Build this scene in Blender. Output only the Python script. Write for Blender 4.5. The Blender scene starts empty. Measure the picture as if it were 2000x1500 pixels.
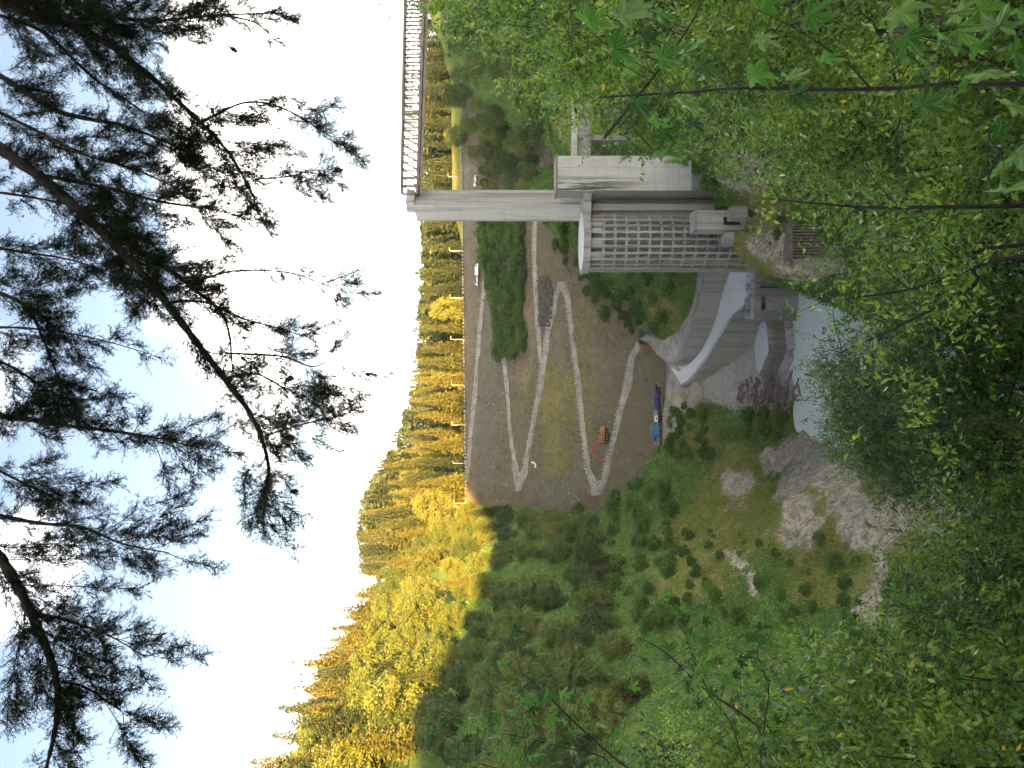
import bpy, math, random
import numpy as np
from mathutils import Vector, Matrix

random.seed(7); np.random.seed(7)
RND = np.random.RandomState
sc = bpy.context.scene
COL = sc.collection
F = 1540.0                                   # focal length in pixels of a 2000 x 1500 frame

# ------------------------------------------------------------------ camera, sky, sun, exposure
cam_d = bpy.data.cameras.new('camera'); cam = bpy.data.objects.new('camera', cam_d); COL.objects.link(cam)
cam_d.sensor_fit = 'HORIZONTAL'; cam_d.sensor_width = 36.0; cam_d.lens = 36.0*F/2000.0
cam_d.clip_start = 0.05; cam_d.clip_end = 9000
# the photograph was taken with the phone on its side: the picture's left is up
cam.matrix_world = Matrix(((0, 1, 0, 0), (0, 0, -1, 0), (-1, 0, 0, 0), (0, 0, 0, 1)))
sc.camera = cam

SUN_EL, SUN_AZ = math.radians(7.0), math.radians(180-15)     # behind the camera, a little to its right
world = bpy.data.worlds.new('World'); sc.world = world; world.use_nodes = True
wt = world.node_tree; wt.nodes.clear()
def wn(t, **k):
    n = wt.nodes.new(t)
    for a, b in k.items(): setattr(n, a, b)
    return n
w_out = wn('ShaderNodeOutputWorld'); w_bg = wn('ShaderNodeBackground')
w_sky = wn('ShaderNodeTexSky', sky_type='NISHITA', sun_disc=False, sun_elevation=SUN_EL, sun_rotation=SUN_AZ,
           air_density=1.0, dust_density=1.5, ozone_density=1.0)
w_tc = wn('ShaderNodeTexCoord'); w_sep = wn('ShaderNodeSeparateXYZ')
wt.links.new(w_tc.outputs['Generated'], w_sep.inputs[0])
def wmath(op, a, b=None):
    n = wn('ShaderNodeMath', operation=op)
    for i, v in enumerate((a, b)):
        if v is None: continue
        if isinstance(v, (int, float)): n.inputs[i].default_value = v
        else: wt.links.new(v, n.inputs[i])
    return n.outputs[0]
zc = wmath('MAXIMUM', w_sep.outputs[2], 0.0)
den = wmath('ADD', zc, 0.22)
w_cmb = wn('ShaderNodeCombineXYZ')
wt.links.new(wmath('DIVIDE', w_sep.outputs[0], den), w_cmb.inputs[0])
wt.links.new(wmath('DIVIDE', w_sep.outputs[1], den), w_cmb.inputs[1])
w_map = wn('ShaderNodeMapping'); w_map.inputs['Location'].default_value = (11.3, 3.3, 0.0)
wt.links.new(w_cmb.outputs[0], w_map.inputs[0])
w_noise = wn('ShaderNodeTexNoise'); w_noise.inputs['Scale'].default_value = 1.15
w_noise.inputs['Detail'].default_value = 7; w_noise.inputs['Roughness'].default_value = 0.52
w_noise.inputs['Distortion'].default_value = 0.35
wt.links.new(w_map.outputs[0], w_noise.inputs[0])
# thin cloud everywhere low down, broken cloud higher
cov = wmath('SUBTRACT', w_noise.outputs['Fac'], wmath('MULTIPLY', zc, 0.415))
w_ramp = wn('ShaderNodeValToRGB'); w_ramp.color_ramp.elements[0].position = 0.31; w_ramp.color_ramp.elements[1].position = 0.45
w_ramp.color_ramp.interpolation = 'EASE'
wt.links.new(cov, w_ramp.inputs[0])
w_mix = wn('ShaderNodeMix', data_type='RGBA')
wt.links.new(w_ramp.outputs[0], w_mix.inputs[0])
w_gain = wn('ShaderNodeMix', data_type='RGBA', blend_type='MULTIPLY'); w_gain.inputs[0].default_value = 1.0
wt.links.new(w_sky.outputs[0], w_gain.inputs[6]); w_gain.inputs[7].default_value = (0.56, 0.485, 0.475, 1)
wt.links.new(w_gain.outputs[2], w_mix.inputs[6]); w_mix.inputs[7].default_value = (9.8, 9.3, 8.6, 1)
wt.links.new(w_mix.outputs[2], w_bg.inputs[0]); w_bg.inputs[1].default_value = 0.10
wt.links.new(w_bg.outputs[0], w_out.inputs[0])

sun_d = bpy.data.lights.new('sun', 'SUN'); sun = bpy.data.objects.new('sun', sun_d); COL.objects.link(sun)
sun_d.energy = 4.6; sun_d.angle = math.radians(0.5); sun_d.color = (1.0, 0.54, 0.13)
sun_dir = Vector((math.sin(SUN_AZ)*math.cos(SUN_EL), math.cos(SUN_AZ)*math.cos(SUN_EL), math.sin(SUN_EL)))
sun.rotation_euler = sun_dir.to_track_quat('Z', 'Y').to_euler()
sun.location = (100, -380, 180)

sc.view_settings.view_transform = 'Standard'; sc.view_settings.look = 'None'
sc.view_settings.exposure = 3.42; sc.view_settings.gamma = 1.0; sc.view_settings.use_curve_mapping = False
sc.cycles.use_denoising = True
sc.cycles.use_adaptive_sampling = True; sc.cycles.adaptive_threshold = 0.04
sc.cycles.max_bounces = 4; sc.cycles.diffuse_bounces = 2; sc.cycles.transmission_bounces = 4; sc.cycles.transparent_max_bounces = 4

# ------------------------------------------------------------------ helpers
def at(x, y, D, dz=0.0):
    """world point seen at picture position (x, y) at distance D in front of the viewpoint"""
    return Vector(((750.0-y)*D/F, D, (1000.0-x)*D/F+dz))
def atz(x, y, z):
    return at(x, y, -z*F/(x-1000.0))

def fast_mesh(name, v, f, attrs=None, smooth=False):
    v = np.asarray(v, dtype=np.float32).reshape(-1, 3); f = np.asarray(f, dtype=np.int32)
    k = f.shape[1]; me = bpy.data.meshes.new(name)
    me.vertices.add(len(v)); me.vertices.foreach_set('co', v.ravel())
    me.loops.add(f.size); me.loops.foreach_set('vertex_index', f.ravel())
    me.polygons.add(len(f)); me.polygons.foreach_set('loop_start', np.arange(0, f.size, k, dtype=np.int32))
    me.polygons.foreach_set('loop_total', np.full(len(f), k, dtype=np.int32))
    me.update(calc_edges=True)
    if smooth: me.polygons.foreach_set('use_smooth', np.ones(len(f), dtype=bool))
    for an, av in (attrs or {}).items():
        a = me.attributes.new(an, 'FLOAT_COLOR', 'POINT')
        a.data.foreach_set('color', np.asarray(av, dtype=np.float32).ravel())
    return me

def link(name, me, mat=None, parent=None):
    o = bpy.data.objects.new(name, me); COL.objects.link(o)
    if mat is not None and me is not None:
        if len(me.materials) == 0: me.materials.append(mat)
    if parent is not None:
        o.parent = parent; o.matrix_parent_inverse = Matrix.Translation(-parent.location)
    return o
def tag(o, label=None, cat=None, group=None, kind=None):
    if label: o['label'] = label
    if cat: o['category'] = cat
    if group: o['group'] = group
    if kind: o['kind'] = kind
    return o
def empty(name, loc, label, cat, group=None):
    o = bpy.data.objects.new(name, None); COL.objects.link(o); o.location = loc; o.empty_display_size = 0.2
    return tag(o, label, cat, group)
def copy_tree(o, loc, rz=0.0, s=1.0, parent=None):
    c = o.copy(); COL.objects.link(c); c.parent = parent
    if parent is None:
        c.location = loc; c.rotation_euler = (0, 0, rz); c.scale = (s, s, s) if isinstance(s, (int, float)) else s
    for ch in o.children: copy_tree(ch, None, parent=c)
    return c

class MB:
    def __init__(s): s.v = []; s.f = []
    def add(s, vs, fs):
        b = len(s.v); s.v += [tuple(p) for p in vs]; s.f += [tuple(i+b for i in q) for q in fs]; return s
    def hexa(s, p):     # bottom 4 ccw, top 4 ccw
        return s.add(p, [(3, 2, 1, 0), (4, 5, 6, 7), (0, 1, 5, 4), (1, 2, 6, 5), (2, 3, 7, 6), (3, 0, 4, 7)])
    def box(s, c, d, rz=0.0, M=None):
        x, y, z = d[0]/2, d[1]/2, d[2]/2
        R = Matrix.Rotation(rz, 3, 'Z') if M is None else M
        c = Vector(c)
        return s.hexa([c+R@Vector(q) for q in ((-x, -y, -z), (x, -y, -z), (x, y, -z), (-x, y, -z), (-x, -y, z), (x, -y, z), (x, y, z), (-x, y, z))])
    def bar(s, a, b, w, h=None, up=Vector((0, 0, 1))):
        a, b = Vector(a), Vector(b); d = b-a; L = d.length
        if L < 1e-6: return s
        d /= L; r = d.cross(up)
        if r.length < 1e-4: r = d.cross(Vector((0, 1, 0)))
        r.normalize(); u = r.cross(d); h = h or w
        M = Matrix((r, d, u)).transposed()
        return s.box((a+b)/2, (w, L, h), M=M)
    def tube(s, pts, rad, n=6, cap=True):
        pts = [Vector(p) for p in pts]
        if isinstance(rad, (int, float)): rad = [rad]*len(pts)
        base = len(s.v)
        for i, p in enumerate(pts):
            t = (pts[min(i+1, len(pts)-1)]-pts[max(i-1, 0)])
            t = t.normalized() if t.length > 1e-9 else Vector((0, 0, 1))
            a = t.cross(Vector((0.13, 0.31, 0.94)))
            if a.length < 1e-3: a = t.cross(Vector((1, 0, 0)))
            a.normalize(); b = t.cross(a)
            for k in range(n):
                an = 2*math.pi*k/n; s.v.append(tuple(p+(a*math.cos(an)+b*math.sin(an))*rad[i]))
        for i in range(len(pts)-1):
            for k in range(n):
                k2 = (k+1) % n
                s.f.append((base+i*n+k, base+i*n+k2, base+(i+1)*n+k2, base+(i+1)*n+k))
        if cap:
            s.f.append(tuple(base+k for k in reversed(range(n)))); s.f.append(tuple(base+(len(pts)-1)*n+k for k in range(n)))
        return s
    def cyl(s, c, r, z0, z1, n=24, r2=None):
        r2 = r if r2 is None else r2; base = len(s.v); c = Vector(c)
        for zz, rr in ((z0, r), (z1, r2)):
            for k in range(n):
                a = 2*math.pi*k/n; s.v.append((c.x+rr*math.cos(a), c.y+rr*math.sin(a), zz))
        for k in range(n):
            k2 = (k+1) % n; s.f.append((base+k, base+k2, base+n+k2, base+n+k))
        s.f.append(tuple(base+k for k in reversed(range(n)))); s.f.append(tuple(base+n+k for k in range(n)))
        return s
    def mesh(s, name, smooth=False):
        me = bpy.data.meshes.new(name); me.from_pydata(s.v, [], s.f); me.update()
        if smooth:
            for p in me.polygons: p.use_smooth = True
        return me
    def build(s, name, mat, parent=None, smooth=False):
        return link(name, s.mesh(name, smooth), mat, parent)

# ------------------------------------------------------------------ materials
class NT:
    def __init__(s, name):
        s.m = bpy.data.materials.new(name); s.m.use_nodes = True; s.t = s.m.node_tree; s.t.nodes.clear()
        s.out = s.n('ShaderNodeOutputMaterial')
    def n(s, t, **k):
        x = s.t.nodes.new(t)
        for a, b in k.items(): setattr(x, a, b)
        return x
    def l(s, a, b): s.t.links.new(a, b)
    def pos(s, scale=(1, 1, 1), obj=False):
        g = s.n('ShaderNodeTexCoord').outputs['Object'] if obj else s.n('ShaderNodeNewGeometry').outputs['Position']
        if scale == (1, 1, 1): return g
        v = s.n('ShaderNodeVectorMath', operation='MULTIPLY'); s.l(g, v.inputs[0]); v.inputs[1].default_value = scale
        return v.outputs[0]
    def noise(s, vec, scale, detail=5, rough=0.6, dist=0.0):
        x = s.n('ShaderNodeTexNoise'); x.inputs['Scale'].default_value = scale; x.inputs['Detail'].default_value = detail
        x.inputs['Roughness'].default_value = rough; x.inputs['Distortion'].default_value = dist
        s.l(vec, x.inputs['Vector']); return x.outputs['Fac']
    def ramp(s, fac, stops, interp='LINEAR'):
        r = s.n('ShaderNodeValToRGB'); e = r.color_ramp.elements; r.color_ramp.interpolation = interp
        while len(e) < len(stops): e.new(0.5)
        for i, (p, c) in enumerate(stops):
            e[i].position = p; e[i].color = (c, c, c, 1) if isinstance(c, (int, float)) else (*c, 1)
        s.l(fac, r.inputs[0]); return r.outputs[0]
    def mix(s, fac, a, b, blend='MIX'):
        x = s.n('ShaderNodeMix', data_type='RGBA', blend_type=blend)
        for i, v in ((0, fac), (6, a), (7, b)):
            if isinstance(v, (int, float)): x.inputs[i].default_value = v if i == 0 else (v, v, v, 1)
            elif isinstance(v, (tuple, list)): x.inputs[i].default_value = (*v, 1)
            else: s.l(v, x.inputs[i])
        return x.outputs[2]
    def math(s, op, a, b=0.0):
        x = s.n('ShaderNodeMath', operation=op)
        for i, v in enumerate((a, b)):
            if isinstance(v, (int, float)): x.inputs[i].default_value = v
            else: s.l(v, x.inputs[i])
        return x.outputs[0]
    def attr(s, name): return s.n('ShaderNodeAttribute', attribute_name=name).outputs['Color']
    def bsdf(s, col, rough=0.85, bump=None, bstr=0.3, bdist=0.05, metal=0.0, spec=0.3, ior=1.45):
        b = s.n('ShaderNodeBsdfPrincipled')
        if isinstance(col, (tuple, list)): b.inputs['Base Color'].default_value = (*col, 1)
        else: s.l(col, b.inputs['Base Color'])
        if isinstance(rough, (int, float)): b.inputs['Roughness'].default_value = rough
        else: s.l(rough, b.inputs['Roughness'])
        b.inputs['Metallic'].default_value = metal; b.inputs['Specular IOR Level'].default_value = spec; b.inputs['IOR'].default_value = ior
        if bump is not None:
            n = s.n('ShaderNodeBump'); n.inputs['Strength'].default_value = bstr; n.inputs['Distance'].default_value = bdist
            s.l(bump, n.inputs['Height']); s.l(n.outputs[0], b.inputs['Normal'])
        return b.outputs[0]
    def done(s, sh): s.l(sh, s.out.inputs[0]); return s.m

def m_var(name, c1, c2, scale=0.5, rough=0.85, bstr=0.4, bdist=0.05, metal=0.0, stretch=(1, 1, 1), detail=6, spec=0.3):
    t = NT(name); v = t.pos(stretch); n = t.noise(v, scale, detail, 0.65)
    col = t.ramp(n, [(0.3, c1), (0.7, c2)])
    return t.done(t.bsdf(col, rough, t.noise(v, scale*6, 5, 0.7), bstr, bdist, metal, spec))

def m_concrete(name, c=(0.37, 0.37, 0.345), streak=0.5, dark=(0.10, 0.10, 0.095)):
    t = NT(name); p = t.pos()
    big = t.noise(p, 0.12, 5, 0.6); fine = t.noise(p, 2.2, 6, 0.7)
    col = t.mix(big, tuple(q*0.80 for q in c), tuple(min(1, q*1.16) for q in c))
    col = t.mix(t.ramp(fine, [(0.35, 0.0), (0.75, 0.35)]), col, tuple(q*0.62 for q in c))
    st = t.noise(t.pos((1.0, 1.0, 0.03)), 0.85, 7, 0.75)
    col = t.mix(t.math('MULTIPLY', t.ramp(st, [(0.49, 0.0), (0.62, 0.8), (0.75, 1.0)]), streak), col, dark)
    sep = t.n('ShaderNodeSeparateXYZ'); t.l(p, sep.inputs[0])
    lift = t.n('ShaderNodeMath', operation='PINGPONG'); t.l(sep.outputs[2], lift.inputs[0]); lift.inputs[1].default_value = 1.25
    col = t.mix(t.ramp(lift.outputs[0], [(0.0, 0.28), (0.035, 0.0)]), col, tuple(q*0.45 for q in c))
    return t.done(t.bsdf(col, 0.9, fine, 0.25, 0.03, spec=0.25))

def m_leaf(name, cols, transl=0.35, rough=0.5, objvar=0.5, spec=0.35, tcol=1.35, clump=0.0, cs=1.0):
    t = NT(name); g = t.n('ShaderNodeNewGeometry'); oi = t.n('ShaderNodeObjectInfo')
    r = t.math('ADD', t.math('MULTIPLY', g.outputs['Random Per Island'], 1-objvar), t.math('MULTIPLY', oi.outputs['Random'], objvar))
    if clump:
        cn = t.ramp(t.noise(t.pos(), cs, 3, 0.55), [(0.3, 0.0), (0.7, 1.0)]); r = t.math('ADD', t.math('MULTIPLY', r, 1-clump), t.math('MULTIPLY', cn, clump))
    st = [(0.15+0.7*i/(len(cols)-1), c) for i, c in enumerate(cols)]
    col = t.ramp(r, st)
    b = t.bsdf(col, rough, spec=spec)
    if transl <= 0: return t.done(b)
    tr = t.n('ShaderNodeBsdfTranslucent'); t.l(t.mix(1.0, col, (tcol, tcol*1.05, tcol*0.55), 'MULTIPLY'), tr.inputs[0])
    mx = t.n('ShaderNodeMixShader'); mx.inputs[0].default_value = transl; t.l(b, mx.inputs[1]); t.l(tr.outputs[0], mx.inputs[2])
    return t.done(mx.outputs[0])

M = {}
M['concrete'] = m_concrete('concrete', (0.27, 0.273, 0.255), 0.95)
M['concrete_pale'] = m_concrete('concrete_pale', (0.35, 0.358, 0.34), 0.75)
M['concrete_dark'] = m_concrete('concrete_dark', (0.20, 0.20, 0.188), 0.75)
M['wall_concrete'] = m_concrete('wall_concrete', (0.25, 0.25, 0.235), 0.7)
M['concrete_brown'] = m_concrete('concrete_brown', (0.22, 0.185, 0.16), 0.75)
M['rust'] = m_var('rusty_steel', (0.13, 0.10, 0.088), (0.22, 0.175, 0.155), 0.7, 0.75, metal=0.2)
M['steel'] = m_var('grey_steel', (0.22, 0.23, 0.23), (0.32, 0.33, 0.33), 1.5, 0.55, metal=0.5)
M['white_paint'] = m_var('white_paint', (0.66, 0.66, 0.64), (0.78, 0.78, 0.76), 1.0, 0.4, 0.05)
M['blue_paint'] = m_var('blue_paint', (0.035, 0.11, 0.20), (0.055, 0.17, 0.28), 1.0, 0.4, 0.05)
M['navy_paint'] = m_var('navy_paint', (0.03, 0.05, 0.20), (0.05, 0.08, 0.30), 1.0, 0.4, 0.05)
M['orange_paint'] = m_var('orange_paint', (0.36, 0.13, 0.055), (0.46, 0.17, 0.07), 1.0, 0.45, 0.05)
M['red_paint'] = m_var('red_paint', (0.38, 0.06, 0.04), (0.46, 0.085, 0.055), 1.0, 0.45, 0.05)
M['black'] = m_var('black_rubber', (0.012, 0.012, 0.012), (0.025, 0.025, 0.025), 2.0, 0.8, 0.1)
M['glass'] = m_var('dark_glass', (0.015, 0.02, 0.025), (0.02, 0.025, 0.03), 1.0, 0.08, 0.0, spec=0.6)
M['road'] = m_var('pale_gravel_road', (0.20, 0.188, 0.165), (0.36, 0.345, 0.31), 0.16, 0.95, 0.5, 0.06)
t_ = NT('gravel_track'); p_ = t_.pos(); c_ = t_.ramp(t_.noise(p_, 0.22, 8, 0.72, 0.5), [(0.30, (0.15, 0.135, 0.105)), (0.46, (0.25, 0.235, 0.20)), (0.60, (0.34, 0.325, 0.285)), (0.75, (0.42, 0.405, 0.365))])
c_ = t_.mix(t_.ramp(t_.noise(p_, 1.1, 6, 0.75), [(0.36, 0.6), (0.52, 0.0)]), c_, (0.15, 0.135, 0.105)); M['road'] = t_.done(t_.bsdf(c_, 0.95, t_.noise(p_, 2.0, 6, 0.7), 0.6, 0.12, spec=0.15))
M['silt'] = m_var('pale_silt_road', (0.42, 0.435, 0.428), (0.54, 0.555, 0.545), 0.10, 0.9, 0.35, 0.05)
M['edge_stone'] = m_var('edge_stone', (0.28, 0.265, 0.235), (0.45, 0.43, 0.395), 0.8, 0.9, 0.5)
M['dark_stone'] = m_var('dark_stone', (0.045, 0.041, 0.036), (0.13, 0.118, 0.10), 0.7, 0.9, 0.6, 0.1)
M['riprap'] = m_var('riprap', (0.10, 0.085, 0.062), (0.26, 0.225, 0.175), 0.4, 0.95, 0.5, 0.1)
M['rock'] = m_var('pale_rock', (0.20, 0.18, 0.15), (0.42, 0.385, 0.335), 0.35, 0.95, 0.9, 0.35, detail=9)
M['wood'] = m_var('weathered_driftwood', (0.07, 0.055, 0.055), (0.24, 0.20, 0.195), 0.9, 0.9, 0.5)
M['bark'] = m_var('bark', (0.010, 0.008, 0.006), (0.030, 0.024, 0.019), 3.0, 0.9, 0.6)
M['bark_far'] = m_var('far_bark', (0.06, 0.05, 0.04), (0.13, 0.11, 0.09), 1.0, 0.9, 0.3)
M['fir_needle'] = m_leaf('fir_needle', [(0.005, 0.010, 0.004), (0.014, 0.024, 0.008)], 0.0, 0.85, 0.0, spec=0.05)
M['conifer'] = m_leaf('conifer_foliage', [(0.042, 0.060, 0.020), (0.082, 0.098, 0.026), (0.145, 0.140, 0.032)], 0.15, 0.6, 0.55)
M['dark_conifer'] = m_leaf('dark_conifer_foliage', [(0.016, 0.032, 0.016), (0.030, 0.052, 0.022), (0.050, 0.070, 0.026)], 0.12, 0.6, 0.5)
M['broadleaf'] = m_leaf('broadleaf_foliage', [(0.055, 0.090, 0.030), (0.105, 0.150, 0.040), (0.190, 0.205, 0.046)], 0.32, 0.6, 0.6)
M['undergrowth'] = m_leaf('undergrowth_foliage', [(0.060, 0.135, 0.030), (0.120, 0.235, 0.044), (0.21, 0.30, 0.058)], 0.42, 0.6, 0.0, clump=0.55, cs=0.16)
M['shrub_leaf'] = m_leaf('shrub_leaf', [(0.045, 0.095, 0.024), (0.090, 0.170, 0.036), (0.155, 0.235, 0.046)], 0.36, 0.6, 0.45, clump=0.3, cs=0.5)
M['bush_leaf'] = m_leaf('bush_leaf', [(0.018, 0.044, 0.010), (0.066, 0.132, 0.024), (0.145, 0.240, 0.042), (0.245, 0.33, 0.060)], 0.45, 0.36, 0.10, spec=0.4, clump=0.55, cs=0.75)
M['slope_leaf'] = m_leaf('slope_leaf', [(0.010, 0.024, 0.008), (0.026, 0.054, 0.014), (0.058, 0.100, 0.024)], 0.35, 0.45, 0.2)
M['willow_leaf'] = m_leaf('willow_leaf', [(0.020, 0.045, 0.014), (0.055, 0.110, 0.028), (0.12, 0.19, 0.050)], 0.35, 0.4, 0.05, clump=0.5, cs=1.2)
M['maple_leaf'] = m_leaf('maple_leaf', [(0.018, 0.050, 0.014), (0.035, 0.105, 0.020), (0.060, 0.150, 0.028), (0.085, 0.145, 0.055)], 0.40, 0.5, 0.9, spec=0.25)
M['yellow_leaf'] = m_leaf('yellow_leaf', [(0.45, 0.33, 0.03), (0.50, 0.26, 0.03)], 0.3, 0.5, 0.0)
M['dry_grass'] = m_leaf('dry_grass', [(0.16, 0.235, 0.048), (0.25, 0.28, 0.065), (0.35, 0.31, 0.12)], 0.38, 0.7, 0.0, clump=0.6, cs=0.12)
M['cone'] = m_var('cone', (0.05, 0.03, 0.02), (0.10, 0.06, 0.04), 8.0, 0.8, 0.5)
# ------------------------------------------------------------------ terrain
def hash2(ix, iy, seed):
    h = (ix.astype(np.int64)*374761393+iy.astype(np.int64)*668265263+seed*974711) & 0x7fffffff
    h = ((h ^ (h >> 13))*1274126177) & 0x7fffffff
    return ((h ^ (h >> 16)) & 0xffff)/65535.0
def vnoise(x, y, s, seed=0):
    x = np.asarray(x)/s; y = np.asarray(y)/s; ix = np.floor(x); iy = np.floor(y); fx = x-ix; fy = y-iy
    fx = fx*fx*(3-2*fx); fy = fy*fy*(3-2*fy)
    a = hash2(ix, iy, seed); b = hash2(ix+1, iy, seed); c = hash2(ix, iy+1, seed); d = hash2(ix+1, iy+1, seed)
    return (a*(1-fx)+b*fx)*(1-fy)+(c*(1-fx)+d*fx)*fy-0.5
def fbm(x, y, s, seed=0, o=4):
    r = 0; a = 1.0
    for k in range(o): r = r+a*vnoise(x, y, s, seed+k*17); s *= 0.5; a *= 0.5
    return r

WATER_Z = -76.5
DSL, DCZ, DY0, DSK = 0.748, 21.5, 360.0, 0.22           # dam: face slope, crest level, crest distance, skew
def dam_z(X, Y): return np.minimum(DCZ, DCZ-DSL*(DY0-DSK*X-Y))
CP = []
def cp(*rows):
    for r in rows: CP.append(tuple(at(*r)))
def cw(*rows): CP.extend(rows)
# left hillside, top to bottom
cp((760, 1470, 200), (690, 1600, 170), (815, 1250, 245), (850, 1100, 305), (1000, 1480, 152), (1200, 1420, 122), (1000, 1250, 203), (1200, 1250, 168),
   (905, 1100, 292), (1000, 1100, 267), (1150, 1100, 237), (1250, 1100, 215), (1350, 1110, 190), (1440, 1140, 168), (915, 985, 372), (965, 1000, 352), (1100, 1000, 315), (1200, 1000, 288),
   (1300, 1000, 240), (1400, 1000, 214), (1480, 1000, 192), (1540, 950, 190), (1620, 860, 190), (1250, 920, 255), (1350, 890, 240), (1440, 850, 228), (1500, 830, 222), (1560, 830, 212))
# nearer rocky spur
cp((1370, 1150, 158), (1440, 1100, 153), (1500, 1045, 150), (1550, 965, 150), (1620, 905, 150), (1665, 880, 152), (1600, 1100, 134), (1700, 1000, 131), (1800, 1000, 122),
   (1850, 900, 130), (1900, 850, 132), (1700, 1200, 110), (1600, 1250, 113), (1500, 1250, 127), (1400, 1250, 143), (1800, 1200, 98), (1300, 1360, 126), (1950, 1100, 98), (1950, 1000, 108))
# valley floor, silt bank, under the haul roads
cp((1310, 850, 250), (1310, 760, 250), (1325, 700, 254), (1345, 800, 244), (1368, 800, 240.5), (1390, 748, 235), (1410, 790, 235), (1425, 724, 230.6), (1445, 765, 229.5), (1452, 696, 231.5), (1474, 728, 229.4), (1360, 760, 240), (1500, 765, 222), (1530, 780, 217), (1560, 760, 211))
cw((-20, 268, -57), (-8, 268, -57), (4, 268, -57), (14, 266, -57), (24, 262, -57))
cw((28, 229, -68), (16, 237, -65), (31, 217, -76), (19, 223, -76), (24, 224, -74), (9, 241, -61))
# slope left of the round tower and under the towers
cp((1070, 440, 262), (1150, 520, 258), (1200, 470, 240), (1200, 570, 259), (1180, 545, 258), (1245, 632, 260), (1300, 585, 243), (1335, 605, 243.5), (1318, 642, 249.5), (1352, 555, 237), (1300, 480, 228), (1250, 530, 244))
cp((1415, 420, 162), (1480, 470, 155), (1520, 500, 153), (1560, 545, 154), (1420, 330, 140), (1350, 310, 146), (1500, 250, 118), (1455, 500, 163))
cw((30, 195, -64), (58, 172, -44), (72, 180, -36), (22, 146, -69), (28, 146, -69), (34, 145, -66), (28, 138, -80))
# right abutment and the hill behind it
cp((1085, 200, 205), (1060, 260, 230), (960, 200, 285), (900, 100, 305), (840, 20, 350), (930, 320, 350), (945, 380, 343), (1030, 330, 270))
# under the dam
for X in (-45, 0, 45, 80):
    for Y in (284, 310, 340, 365, 382): CP.append((X, Y-DSK*X, float(dam_z(np.array(X), np.array(Y-DSK*X)))-9.0))
# beyond the dam
cp((815, 1010, 430), (860, 880, 450), (908, 700, 455), (916, 500, 455), (910, 250, 455), (900, 0, 445), (800, 1200, 400), (852, 700, 640), (852, 300, 640), (800, 1100, 640), (860, -200, 500))
# river bed
cw((0, 110, -86), (30, 110, -86), (10, 150, -86), (25, 180, -86), (-8, 170, -84), (20, 208, -82), (70, 100, -74), (0, 190, -84), (8, 205, -82))
# slope below the viewpoint; unseen hill behind it, crest shaped to shade the valley
for X in (-60, -30, 0, 30, 60): cw((X, 10, -22), (X, 22, -50), (X, 40, -75), (X, 62, -86))  # near slope steepened so more sky light reaches the spur
for X in (-30, -8, 0, 8, 30): cw((X, 2.0, -2.6), (X, -6, 0.0))
for X, h in ((-160, 82), (-80, 82), (0, 83), (60, 85), (108, 87), (129, 110), (180, 110), (260, 110)): cw((X, -300, h-2), (X, -345, h-6), (X, -150, 20+.04*X), (X, -60, 6))
cw((-200, 60, 20), (-200, 150, 42), (-210, 260, 56), (-170, 350, 50), (200, 60, -5), (190, 150, 12), (190, 250, 30), (200, 350, 40), (110, 60, -40), (110, 120, -30), (-110, 60, -35), (-90, 100, -36))
CPA = np.array(CP); _c2 = 7.0**2
_d = CPA[:, None, :2]-CPA[None, :, :2]; _A = np.sqrt((_d**2).sum(-1)+_c2); _n = len(CPA)
_P = np.c_[np.ones(_n), CPA[:, :2]/100]; _S = np.block([[_A-np.eye(_n)*0.6, _P], [_P.T, np.zeros((3, 3))]])
_W = np.linalg.solve(_S, np.r_[CPA[:, 2], 0, 0, 0])
def rbf(x, y):
    x = np.asarray(x, float).ravel(); y = np.asarray(y, float).ravel(); out = np.empty(len(x))
    for i in range(0, len(x), 20000):
        a, b = x[i:i+20000], y[i:i+20000]
        K = np.sqrt((a[:, None]-CPA[:, 0])**2+(b[:, None]-CPA[:, 1])**2+_c2)
        out[i:i+20000] = K@_W[:_n]+_W[_n]+_W[_n+1]*a/100+_W[_n+2]*b/100
    return out
gx = np.r_[-2600, -1500, -900, -600, -430, -330, np.arange(-260, 261, 2.0), 330, 430, 600, 900, 1500, 2600]
gy = np.r_[-2500, -1500, -800, -500, np.arange(-420, -10, 8.0), np.arange(-10, 481, 2.0), 490, 505, 525, 550, 590, 640, 720, 850, 1100, 1500, 2200, 3500]
GX, GY = np.meshgrid(gx, gy)
GZ = rbf(np.clip(GX, -260, 260), np.clip(GY, -420, 640)).reshape(GX.shape)
nz = fbm(GX, GY, 26, 3, 5)*3.2+fbm(GX, GY, 7, 9, 3)*1.5
damp = np.clip((np.hypot(GX, GY)-5)/25, 0.05, 1)
valley = np.clip(np.abs(GX-8)/40+np.clip((GY-300)/60, 0, 1)+np.clip((200-GY)/20, 0, 1), 0.15, 1)
GZ = GZ+nz*damp*valley
tx, ty, tz = GX, GY, GZ
def terr(x, y):
    x = np.clip(np.asarray(x, float), gx[0], gx[-1]-1e-3); y = np.clip(np.asarray(y, float), gy[0], gy[-1]-1e-3)
    i = np.clip(np.searchsorted(gx, x, 'right')-1, 0, len(gx)-2); j = np.clip(np.searchsorted(gy, y, 'right')-1, 0, len(gy)-2)
    fx = (x-gx[i])/(gx[i+1]-gx[i]); fy = (y-gy[j])/(gy[j+1]-gy[j])
    return (GZ[j, i]*(1-fx)+GZ[j, i+1]*fx)*(1-fy)+(GZ[j+1, i]*(1-fx)+GZ[j+1, i+1]*fx)*fy
def hgt(x, y):
    t = terr(x, y); x = np.asarray(x, float); y = np.asarray(y, float)
    d = np.where((x > -85) & (x < 140) & (y < DY0-DSK*x+8) & (y > 250), dam_z(x, y), -1e9)
    return np.maximum(t, d)
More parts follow.
